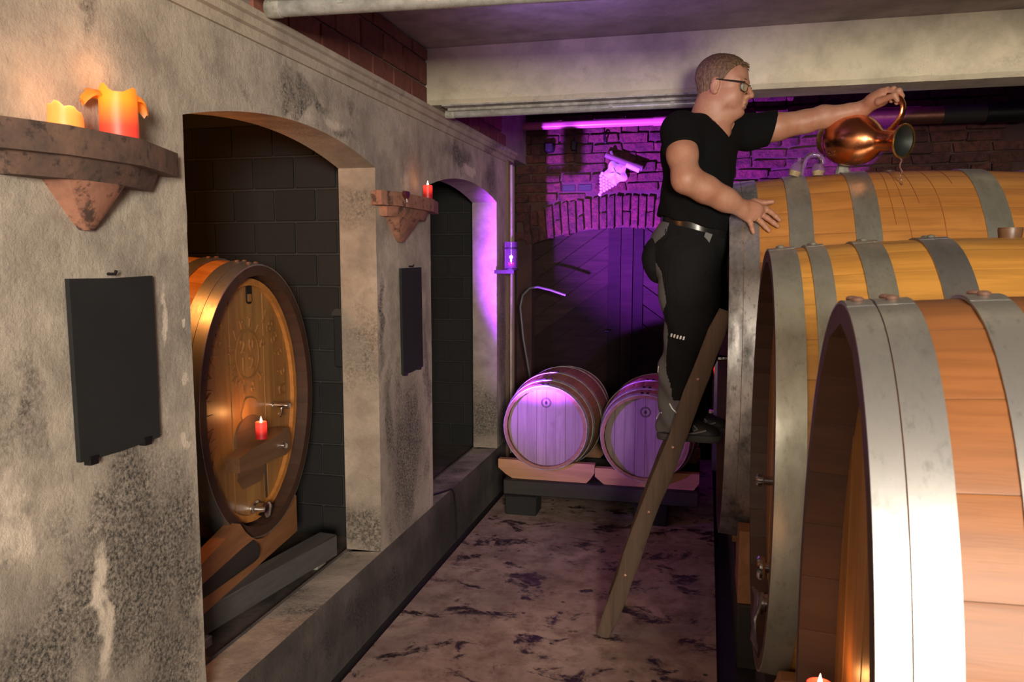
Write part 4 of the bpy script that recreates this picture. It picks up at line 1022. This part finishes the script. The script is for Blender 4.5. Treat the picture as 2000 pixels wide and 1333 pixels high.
g = N('skin'); p = g.pos()
col = g.mix(g.ramp(g.noise(p, 14, 5, .6), [(.38, 0.), (.68, 1.)]), (.42, .215, .14), (.35, .15, .092))
col = g.mix(g.math('MULTIPLY', g.ramp(g.noise(p, 120, 4, .6), [(.5, 0.), (.75, 1.)]), .25), col, (.28, .105, .068))
M['skin'] = g.out(col, .52, g.bump(g.noise(p, 260, 3), .12, .002), Subsurface_Weight=.12, Subsurface_Scale=.01)
g = N('short hair'); p = g.pos((1, 1, 1))
h1 = g.noise(g.pos((160, 160, 50)), 1.0, 3, .7)
col = g.mix(g.ramp(h1, [(.35, 0.), (.65, 1.)]), (.075, .042, .022), (.20, .12, .062))
M['hair'] = g.out(col, .6, g.bump(h1, .8, .004))
g = N('black tee shirt'); p = g.pos(); M['shirt'] = g.out(g.mix(g.noise(p, 5), (.0035, .0035, .004), (.006, .006, .0065)), .95, g.bump(g.noise(p, 300, 2), .15, .001, g.bump(g.noise(p, 9, 3, .5, 1.), .35, .02)), Specular_IOR_Level=.12)
g = N('black work trousers'); p = g.pos(); M['trousers'] = g.out(g.mix(g.noise(p, 6), (.0045, .0045, .005), (.009, .009, .0095)), .9, g.bump(g.noise(p, 250, 2), .2, .001, g.bump(g.noise(p, 13, 4, .55, 1.2), .5, .02)), Specular_IOR_Level=.2)
g = N('grey trouser panel'); p = g.pos(); M['panel'] = g.out(g.mix(g.noise(p, 20), (.07, .07, .073), (.13, .13, .135)), .75, g.bump(g.noise(p, 200, 2), .2, .001))
M['reflective'] = plain('reflective tape', (.85, .85, .85), .3)
M['shoe'] = plain('shoe fabric', (.02, .02, .022), .6); M['sole'] = plain('shoe sole', (.06, .058, .058), .7); M['shoe_trim'] = plain('shoe trim', (.32, .31, .32), .5)
M['leather'] = plain('black leather', (.01, .01, .01), .28)
M['frame'] = plain('spectacle frame', (.006, .006, .006), .3)
M['gold'] = metalmat('gold', (.8, .56, .2), .2, (.6, .4, .15), .2, 30, 1.)
M['eye_white'] = plain('eye', (.7, .66, .62), .2); M['iris'] = plain('iris', (.05, .06, .06), .15)

# --- key points (metres)
HC = np.array((.040, 3.435, 2.302))                                   # head centre
yaw, pitch, roll = R(-13), R(-9), 0
fw = np.array((math.cos(yaw)*math.cos(pitch), math.sin(yaw)*math.cos(pitch), math.sin(pitch)))
lf = np.array((-math.sin(yaw), math.cos(yaw), 0.)); upv = np.cross(fw, lf)
HR = np.stack([fw, lf, upv], 1)
hp_ = lambda f, l, u: HC+HR@np.array((f, l, u))
tf = np.array((math.cos(R(-36)), math.sin(R(-36)), 0)); tl = np.array((-tf[1], tf[0], 0)); TR = np.stack([tf, tl, np.array((0, 0, 1.))], 1)
SHR = np.array((-.118, 3.285, 2.105)); SHL = np.array((.150, 3.575, 2.135)); NB = np.array((-.010, 3.445, 2.155))
ELR = np.array((-.090, 3.165, 1.905)); WRR = np.array((.108, 3.262, 1.806))
ELL = np.array((.385, 3.60, 2.175)); WRL = np.array((.600, 3.585, 2.212))

# --- head and neck
s = SDF(HC-np.array((.19, .16, .26)), HC+np.array((.19, .16, .16)), .0026)
s.ell(hp_(-.014, 0, .040), (.100, .079, .084), HR, .02)
s.ell(hp_(.034, 0, .018), (.062, .067, .082), HR, .03)
s.ell(hp_(.048, 0, -.060), (.056, .057, .052), HR, .03)
s.ell(hp_(.078, 0, -.094), (.028, .029, .026), HR, .022)
for e in (-1, 1):
    s.ell(hp_(.052, e*.038, -.040), (.036, .028, .040), HR, .02)
    s.ell(hp_(.010, e*.058, -.062), (.034, .014, .040), HR, .025)
    s.cone(hp_(.094, e*.014, .022), hp_(.076, e*.052, .022), .009, .008, .014)
s.ell(hp_(.026, 0, -.112), (.052, .046, .032), HR, .025)
s.cone(hp_(.094, 0, .014), hp_(.120, 0, -.024), .0095, .0120, .010)
s.ell(hp_(.119, 0, -.030), (.013, .014, .010), HR, .006)
for e in (-1, 1): s.ell(hp_(.109, e*.013, -.033), (.011, .0075, .008), HR, .005)
s.cone(hp_(.103, -.016, -.0595), hp_(.103, .016, -.0595), .0070, .0070, .006); s.cone(hp_(.100, -.015, -.0735), hp_(.100, .015, -.0735), .0078, .0078, .006)
s.cone(hp_(.111, -.024, -.0668), hp_(.111, .024, -.0668), .0035, .0035, .003, True); s.cone(hp_(.106, -.02, -.084), hp_(.106, .02, -.084), .004, .004, .008, True)
s.ell(hp_(.096, 0, -.046), (.016, .022, .014), HR, .012)
for e in (-1, 1):
    s.ell(hp_(.098, e*.033, .000), (.016, .020, .012), HR, .012, True)
    s.ell(hp_(-.012, e*.078, -.008), (.019, .009, .033), HR, .006); s.ell(hp_(-.004, e*.087, -.006), (.009, .006, .019), HR, .004, True); s.ell(hp_(-.006, e*.080, -.034), (.010, .006, .010), HR, .004)
s.cone(hp_(-.030, 0, -.03), NB+np.array((-.02, 0, .0)), .060, .068, .03); s.cone(hp_(-.005, 0, -.08), NB+np.array((.035, -.025, -.035)), .048, .055, .03)
for e, sh in ((-1, SHR), (1, SHL)): s.cone(hp_(-.04, e*.04, -.09), NB*.55+sh*.45+np.array((0, 0, -.02)), .03, .035, .04)
PH, FH = s.nets(); PH = smooth_mesh(PH, FH, 2)
# --- torso under the shirt
s = SDF((-.3, 3.1, 1.55), (.3, 3.75, 2.3), .008)
CH = np.array((-.045, 3.432, 1.985)); BE = np.array((-.055, 3.425, 1.800)); PE = np.array((-.065, 3.430, 1.645))
s.ell(CH, (.112, .168, .17), TR, .05); s.ell(BE, (.135, .150, .16), TR, .06); s.ell(CH+tf*.03+np.array((0, 0, .08)), (.085, .14, .075), TR, .05)
s.cone(NB+np.array((0, 0, -.02)), SHR, .055, .055, .05); s.cone(NB+np.array((0, 0, -.02)), SHL, .055, .055, .05)
s.ell(PE, (.12, .15, .12), TR, .06); s.v = np.maximum(s.v, 1.86-s.pos()[2]).astype(np.float32)
PT, FT = s.nets()
# --- right arm with the hand resting on the cask
def hand_fingers(s, ch, k=.005):
    for pts, r0, r1 in ch:
        n = len(pts)
        for i in range(n-1): s.cone(pts[i], pts[i+1], r0+(r1-r0)*i/(n-1), r0+(r1-r0)*(i+1)/(n-1), k)
V3 = lambda *a: np.array(a, float)
s = SDF((-.2, 3.05, 1.66), (.31, 3.4, 2.18), .0029)
s.chain([SHR, (SHR+ELR)/2+V3(-.004, -.012, .0), ELR], [.060, .056, .047], .03)
fm = ELR*.62+WRR*.38
s.chain([ELR, fm, ELR*.25+WRR*.75, WRR], [.046, .045, .038, .0335], .05)
MI, MM, MR_, MP = V3(.215, 3.318, 1.796), V3(.196, 3.310, 1.778), V3(.180, 3.298, 1.762), V3(.152, 3.285, 1.756)
for q in (MI, MM, MR_, MP): s.cone(WRR*.75+q*.25, q, .0245, .0145, .016)
s.ell((WRR+MM)/2+V3(.004, .0, .0), (.048, .016, .034), None, .02)
hand_fingers(s, [
    ([MI, V3(.236, 3.308, 1.783), V3(.254, 3.297, 1.766), V3(.268, 3.290, 1.751)], .0118, .0082),
    ([MM, V3(.222, 3.300, 1.760), V3(.245, 3.288, 1.741), V3(.262, 3.281, 1.727)], .0122, .0083),
    ([MR_, V3(.200, 3.288, 1.744), V3(.217, 3.278, 1.724), V3(.230, 3.272, 1.709)], .0116, .0080),
    ([MP, V3(.160, 3.276, 1.738), V3(.166, 3.270, 1.717), V3(.170, 3.265, 1.703)], .0108, .0074),
    ([WRR+V3(.03, .02, .006), V3(.172, 3.330, 1.826), V3(.213, 3.340, 1.822), V3(.244, 3.338, 1.826)], .0165, .0092)])
PRa, FRa = s.nets(); PRa = smooth_mesh(PRa, FRa, 2)
# --- left arm, hand closed around the jug handle
s = SDF((.05, 3.44, 2.05), (.80, 3.72, 2.36), .0030)
s.chain([SHL, (SHL+ELL)/2, ELL], [.062, .056, .047], .02)
s.chain([ELL, ELL*.68+WRL*.32+V3(0, 0, .004), ELL*.2+WRL*.8, WRL], [.046, .045, .033, .030], .02)
HG = np.array(JB+J(.30, .176)); ha = np.array(ax); hu = np.array(up); hs = np.cross(ha, hu)
KN = WRL+(HG-WRL)*.72+V3(0, 0, .016)
s.cone(WRL, KN, .031, .030, .02); s.ell((WRL*.45+HG*.55)+V3(.0, 0, .008), (.046, .036, .028), None, .018)
hand = [np.array(JB+J(a, h)) for a, h in ((.338, .168), (.310, .176), (.280, .176), (.250, .171))]
for i, q in enumerate(hand):
    b0 = KN+(q-HG)*.7+V3(.004, 0, .010)
    p1 = q+hu*.024-hs*.002; p2 = q+ha*.004-hs*.019+hu*.006; p3 = q-hs*.016-hu*.016; p4 = q-hs*.001-hu*.022
    hand_fingers(s, [([b0, p1, p2, p3, p4], .0132-.0008*i, .0088)], .004)
hand_fingers(s, [([WRL+V3(.02, .01, .005), WRL*.4+hand[0]*.6+hs*.026, hand[0]+hs*.020+hu*.004, hand[0]+hs*.014-hu*.014+ha*.012], .0165, .0095)], .006)
PLa, FLa = s.nets(); PLa = smooth_mesh(PLa, FLa, 2)
# one body mesh
Ps, Fs, off = [], [], 0
for P_, F_ in ((PH, FH), (PT, FT), (PRa, FRa), (PLa, FLa)):
    Ps.append(P_); Fs.append(F_+off); off += len(P_)
base = Vector((-.07, 3.42, .82))
man = np_mesh('person', np.concatenate(Ps)-np.array(base), np.concatenate(Fs), 'skin', None, base)
tag(man, 'man in black tee shirt and work trousers on the ladder, pouring from a copper jug', 'person')
def part(name, P, F, mats): return np_mesh(name, P-np.array(base), F, mats, man)
def pl(b, name, mat, parent=None): 
    me = b.me(name); me.transform(Matrix.Translation(-base)); return link(name, me, mat, parent or man)

# --- hair: a thin shell over the skull down to a hairline
s = SDF(HC-np.array((.15, .13, .12)), HC+np.array((.15, .13, .16)), .0026)
s.ell(hp_(-.014, 0, .041), (.106, .0835, .089), HR, .02); s.ell(hp_(.028, 0, .024), (.060, .068, .083), HR, .03); s.cone(hp_(-.035, 0, -.03), hp_(-.05, 0, -.09), .060, .052, .03)
G3 = np.stack(s.pos(), -1)-HC; L3_ = G3@HR
g_f = np.interp(L3_[..., 0], [-.12, -.06, -.028, -.016, .004, .020, .034, .052, .072, .1], [-.085, -.085, -.070, .024, .012, .020, .048, .070, .088, .094])
g_f = g_f-np.where(L3_[..., 0] > .03, np.clip(.03-np.abs(L3_[..., 1]), 0, .03)*.5, 0)
nz = .002*np.sin(L3_[..., 0]*400)*np.sin(L3_[..., 1]*330)
s.v = np.maximum(s.v+nz*.5, (g_f-L3_[..., 2])*.6).astype(np.float32)
P_, F_ = s.nets(); P_ = smooth_mesh(P_, F_, 1)
hr = np.array([mnoise.noise(Vector(q)*120) for q in P_]); P_ = P_+((P_-HC)/np.linalg.norm(P_-HC, axis=1)[:, None])*(hr*.0022)[:, None]
part('hair', P_, F_, 'hair')
b = B(); rr = random.Random(5)                         # short fringe over the forehead
for i in range(70):
    l = rr.uniform(-.045, .045); p0 = hp_(.055+rr.uniform(-.012, .008), l, .094-abs(l)*.25); p1 = hp_(.082+rr.uniform(-.004, .010), l+rr.uniform(-.006, .006), .088-abs(l)*.3+rr.uniform(-.006, .012))
    m = (p0+p1)/2+HR@np.array((0, 0, .006)); b.tube([p0, m, p1], [.0022, .0020, .0006], 5)
pl(b, 'fringe', 'hair')
# --- eyes and glasses
for e in (-1, 1):
    b = B(); b.sphere(hp_(.080, e*.032, -.001), .0125, (1, 1, 1), 14, 10); ey = pl(b, 'eye', 'eye_white')
    b = B(); b.sphere(hp_(.0895, e*.032-.001, -.002), .0055, (1, 1, 1), 12, 8); pl(b, 'iris', 'iris', ey)
    b = B(); b.cone = None
gl = B()
for e in (-1, 1): gl.tube([hp_(.103, e*.064, .012), hp_(.05, e*.077, .012), hp_(-.008, e*.083, .014), hp_(-.028, e*.082, -.004)], [.0030, .0032, .0026, .0022], 8)
gl.tube([hp_(.108, -.010, .008), hp_(.111, 0, .011), hp_(.108, .010, .008)], .0018, 8)
lens = []
for e in (-1, 1):
    pts = [hp_(.106-.35*abs(y-.010), e*y, z) for y, z in ((.012, .010), (.035, .013), (.062, .013), (.064, -.004), (.055, -.018), (.030, -.020), (.014, -.012))]
    gl.tube(pts+[pts[0]], .0016, 6); lens.append(pts)
spx = pl(gl, 'glasses', 'frame')
for pts in lens:
    b = B(); a = [b.bm.verts.new(q) for q in pts]; c = [b.bm.verts.new(q-fw*.0016) for q in pts]; b.bm.faces.new(a); b.bm.faces.new(c[::-1])
    for i in range(len(a)): b.bm.faces.new((a[i], a[(i+1) % len(a)], c[(i+1) % len(a)], c[i]))
    pl(b, 'lens', 'lens', spx)
b = B()
for e in (-1, 1): b.tube([hp_(.100, e*.014, .024), hp_(.096, e*.034, .029), hp_(.082, e*.052, .026)], [.0022, .0028, .0012], 6)
pl(b, 'eyebrows', 'hair')

# --- tee shirt
s = SDF((-.32, 3.06, 1.64), (.33, 3.76, 2.28), .0056)
s.ell(CH, (.124, .182, .185), TR, .05); s.ell(BE, (.150, .165, .17), TR, .06); s.ell(CH+tf*.03+V3(0, 0, .08), (.098, .155, .085), TR, .05); s.ell(CH-tf*.045+V3(0, 0, .06), (.095, .15, .11), TR, .05)
s.ell(BE+V3(0, 0, -.10), (.143, .160, .09), TR, .06)
s.cone(NB+V3(0, 0, -.028), SHR+V3(0, 0, .0), .064, .074, .05); s.cone(NB+V3(0, 0, -.03), SHL, .062, .070, .05)
dR = (ELR-SHR)/np.linalg.norm(ELR-SHR); dL = (ELL-SHL)/np.linalg.norm(ELL-SHL)
eR = SHR+dR*.165; eL = SHL+dL*.135
X, Y, Z = s.pos(); Pg = np.stack((X, Y, Z), -1)
s2 = SDF((-.32, 3.06, 1.64), (.33, 3.76, 2.28), .0056); s2.cone(SHR, eR, .078, .080, .02); s2.v = np.maximum(s2.v, (Pg-(SHR+dR*.100))@dR)
s3 = SDF((-.32, 3.06, 1.64), (.33, 3.76, 2.28), .0056); s3.cone(SHL, eL, .076, .070, .02); s3.v = np.maximum(s3.v, (Pg-(SHL+dL*.105))@(dL*.93+V3(0, 0, -.36)))
full = tuple(slice(0, q) for q in s.n)
s._comb(full, s2.v, .025, False); s._comb(full, s3.v, .025, False)
s.v = np.maximum(s.v, (1.742-.27*(X+.07))-Z)
# V neck opening
q = Pg-(NB+tf*.0); nf = q@tf; nl = q@tl; nu = q[..., 2]
vv = np.maximum(np.abs(nl)*.95-.070-np.minimum(nu+.0, 0)*.95, -(nf-.005))
vv = np.maximum(vv, -nu-.105)
s.v = np.maximum(s.v, -vv); s.cone(NB+V3(-.012, 0, -.035), hp_(-.02, 0, -.05), .071, .085, .004, True)
wr = .004*np.sin(q[..., 2]*36+nf*55+1.5*np.sin(nl*30))*np.clip((2.05-Z)*4, 0, 1); s.v = (s.v+wr).astype(np.float32)
P_, F_ = s.nets(); P_ = smooth_mesh(P_, F_, 2); part('tee_shirt', P_, F_, 'shirt')

# --- trousers
s = SDF((-.33, 3.2, .84), (.17, 3.68, 1.80), .0056)
HRp, HLp = V3(-.080, 3.350, 1.60), V3(-.050, 3.515, 1.60); KR, KL = V3(-.058, 3.335, 1.31), V3(-.025, 3.515, 1.30); AR, AL = V3(-.112, 3.345, .93), V3(-.075, 3.500, .93)
s.ell(PE+V3(0, 0, .02), (.150, .165, .13), TR, .05); s.cone(PE+V3(0, 0, .08), PE+V3(-.004, 0, .13), .125, .12, .05)
s.ell(PE+V3(-.075, 0, -.03), (.115, .15, .12), None, .05)
for h_, k_, a_ in ((HRp, KR, AR), (HLp, KL, AL)):
    s.chain([h_, (h_+k_)/2, k_, (k_+a_)/2+V3(-.012, 0, 0), a_], [.130, .122, .104, .092, .078], .03); s.cone(a_, a_+V3(-.002, 0, -.05), .076, .080, .02)
s.ell(KR+V3(.02, -.02, -.0), (.095, .085, .12), None, .03)
X, Y, Z = s.pos()
s.v = np.maximum(s.v, Z-(1.755-.28*(X+.07)+.0*(Y))); s.v = np.maximum(s.v, .882-Z+.10*(X+.12))
wr = .0055*np.sin(Z*44+X*35+np.sin(Y*24)*2)*np.clip((1.5-Z)*2.5, .15, 1)+.004*np.sin(Z*85-X*60+Y*20)*np.clip((1.1-Z)*4, 0, 1); s.v = (s.v+wr).astype(np.float32)
P_, F_ = s.nets(); P_ = smooth_mesh(P_, F_, 2); tr_ = part('trousers', P_, F_, ['trousers', 'panel'])
cF = P_[F_].mean(1); zc = cF[:, 2]; xc = cF[:, 0]; yc = cF[:, 1]
back = np.interp(zc, [.9, 1.0, 1.15, 1.3, 1.45, 1.6, 1.7, 1.78], [-.175, -.185, -.185, -.175, -.195, -.23, -.21, -.20])
wd = np.interp(zc, [.9, .97, 1.08, 1.14, 1.2, 1.33, 1.36, 1.42, 1.55, 1.62, 1.66, 1.7, 1.78], [.07, .065, .05, .03, .025, .022, .0, .030, .034, .0, .0, .04, .05])
pm = (xc < back+wd) & (yc < 3.48); pm |= (zc < 1.02) & (zc > .93) & (xc > -.16) & (xc < -.085) & (yc < 3.34)
tr_.data.polygons.foreach_set('material_index', pm.astype(np.int32))
bvh = BVHTree.FromPolygons([tuple(v) for v in P_], [tuple(f) for f in F_])
def on_trousers(x, z):
    h_ = bvh.ray_cast(Vector((x, 3.0, z)), Vector((0, 1, 0))); return h_[0]+Vector((0, -.0015, 0)) if h_[0] else Vector((x, 3.25, z))
def strip(name, pts, r_, mat, parent=tr_):
    b = B(); b.tube([on_trousers(x, z) for x, z in pts], r_, 6); pl(b, name, mat, parent)
for i in range(5):
    x = -.142+i*.0125
    b = B(); c0 = [on_trousers(x+dx, z) for dx, z in ((0, 1.283-i*.002), (.007, 1.283-i*.002), (.010, 1.297-i*.002), (.003, 1.297-i*.002))]
    f = b.bm.faces.new([b.bm.verts.new(q+Vector((0, -.002, 0))) for q in c0]); r_ = bmesh.ops.extrude_face_region(b.bm, geom=[f])
    for v in r_['geom']:
        if isinstance(v, bmesh.types.BMVert): v.co.y += .003
    pl(b, 'reflective_bar', 'reflective', tr_)
strip('reflective_piping', [(-.140, 1.005), (-.128, .985), (-.110, .968), (-.092, .952)], .0028, 'reflective')
strip('reflective_piping', [(-.190, .945), (-.182, .955), (-.172, .962)], .0022, 'reflective')
strip('reflective_piping', [(-.19, 1.13), (-.188, 1.155)], .0018, 'reflective')
strip('seam', [(-.172, 1.72), (-.17, 1.64), (-.165, 1.55), (-.155, 1.45), (-.15, 1.36)], .0022, 'trousers')
s = SDF((-.34, 3.2, 1.45), (-.14, 3.6, 1.72), .0055)
s.ell((-.218, 3.385, 1.605), (.050, .085, .085), None, .02); s.cone((-.215, 3.39, 1.60), (-.20, 3.40, 1.535), .048, .040, .03)
P_, F_ = s.nets(); part('tool_pocket', smooth_mesh(P_, F_, 2), F_, 'trousers')
# belt
b = B(); n = 48; rows = []
for i in range(n):
    a = 2*PI*i/n; c = PE+V3(.0, 0, .085)+tf*(.155*math.cos(a))+tl*(.170*math.sin(a)); o_ = (tf*math.cos(a)+tl*math.sin(a))
    h_ = bvh.ray_cast(Vector(c+o_*.2+V3(0, 0, -.25*((c+o_*.0)[0]+.07))), Vector(-o_)); q = h_[0] if h_[0] else Vector(c); zc_ = c[2]-.25*(q.x+.07)
    rows.append([b.bm.verts.new((q.x+o_[0]*d, q.y+o_[1]*d, zc_+dz)) for d, dz in ((-.004, -.017), (.006, -.017), (.007, 0), (.006, .017), (-.004, .017))])
for i in range(n):
    A, C = rows[i], rows[(i+1) % n]
    for k2 in range(4): b.bm.faces.new((A[k2], A[k2+1], C[k2+1], C[k2])).smooth = True
belt = pl(b, 'belt', 'leather')
b = B(); q = on_trousers(-.005, 1.69); b.box((q.x-.014, q.y-.008, q.z-.028), (q.x+.014, q.y-.001, q.z+.012), Matrix.Rotation(.35, 3, 'Y')); pl(b, 'key_clip', 'panel', belt)
# --- shoes
def shoe(name, ax_, ay, z0):
    s = SDF((ax_-.13, ay-.09, z0-.03), (ax_+.21, ay+.09, z0+.16), .0045)
    H_ = lambda x, y, z: V3(ax_+x, ay+y, z0+z)
    s.cone(H_(-.050, 0, .040), H_(.115, -.005, .034), .040, .036, .02); s.ell(H_(.125, -.006, .032), (.045, .040, .030), None, .02)
    s.cone(H_(-.030, 0, .060), H_(-.025, 0, .115), .044, .044, .02); s.cone(H_(-.0, 0, .085), H_(.085, 0, .045), .036, .034, .02)
    X, Y, Z = s.pos(); s.v = np.maximum(s.v, z0+.012-Z).astype(np.float32)
    P_, F_ = s.nets(); P_ = smooth_mesh(P_, F_, 2); sh = part(name, P_, F_, ['shoe', 'shoe_trim'])
    s = SDF((ax_-.13, ay-.09, z0-.03), (ax_+.21, ay+.09, z0+.06), .0045)
    s.cone(H_(-.050, 0, .018), H_(.12, -.005, .018), .044, .045, .01); s.ell(H_(.130, -.005, .016), (.046, .043, .03), None, .01)
    X, Y, Z = s.pos(); s.v = np.maximum(np.maximum(s.v, z0-Z), Z-(z0+.030-.012*np.clip((X-ax_)/.1, -1, 1)*0)).astype(np.float32)
    P2, F2 = s.nets(); so = np_mesh('sole', smooth_mesh(P2, F2, 1)-np.array(base), F2, 'sole', sh)
    bv = BVHTree.FromPolygons([tuple(v) for v in P_], [tuple(f) for f in F_])
    def on(x, z):
        h_ = bv.ray_cast(Vector((ax_+x, ay-.2, z0+z)), Vector((0, 1, 0))); return (h_[0] or Vector((ax_+x, ay-.04, z0+z)))+Vector((0, -.001, 0))
    for pts in ([(-.08, .04), (-.05, .052), (-.03, .045), (0, .058)], [(.02, .065), (.035, .035), (.07, .040), (.11, .052)], [(.0, .04), (.02, .07), (.045, .045)], [(.06, .07), (.075, .055), (.06, .048)]):
        b = B(); b.tube([on(*q) for q in pts], .0035, 6); pl(b, 'shoe_stripe', 'shoe_trim', sh)
    for i in range(4):
        b = B(); p0 = H_(.02+i*.02, -.028, .098-i*.012); p1 = H_(.03+i*.02, .026, .098-i*.012); b.tube([p0, (p0+p1)/2+V3(0, 0, .012), p1], .0025, 6); pl(b, 'lace', 'shoe_trim', sh)
    return sh
shoe('shoe', -.100, 3.335, .842); shoe('shoe', -.062, 3.505, .842)
# ring
b = B(); c = V3(.1885, 3.2935, 1.7535); d = V3(.200, 3.288, 1.744)-MR_; b.lathe([(.0122, -.002), (.0134, -.002), (.0134, .002), (.0122, .002), (.0122, -.002)], c, d, 20); pl(b, 'finger_ring', 'gold')
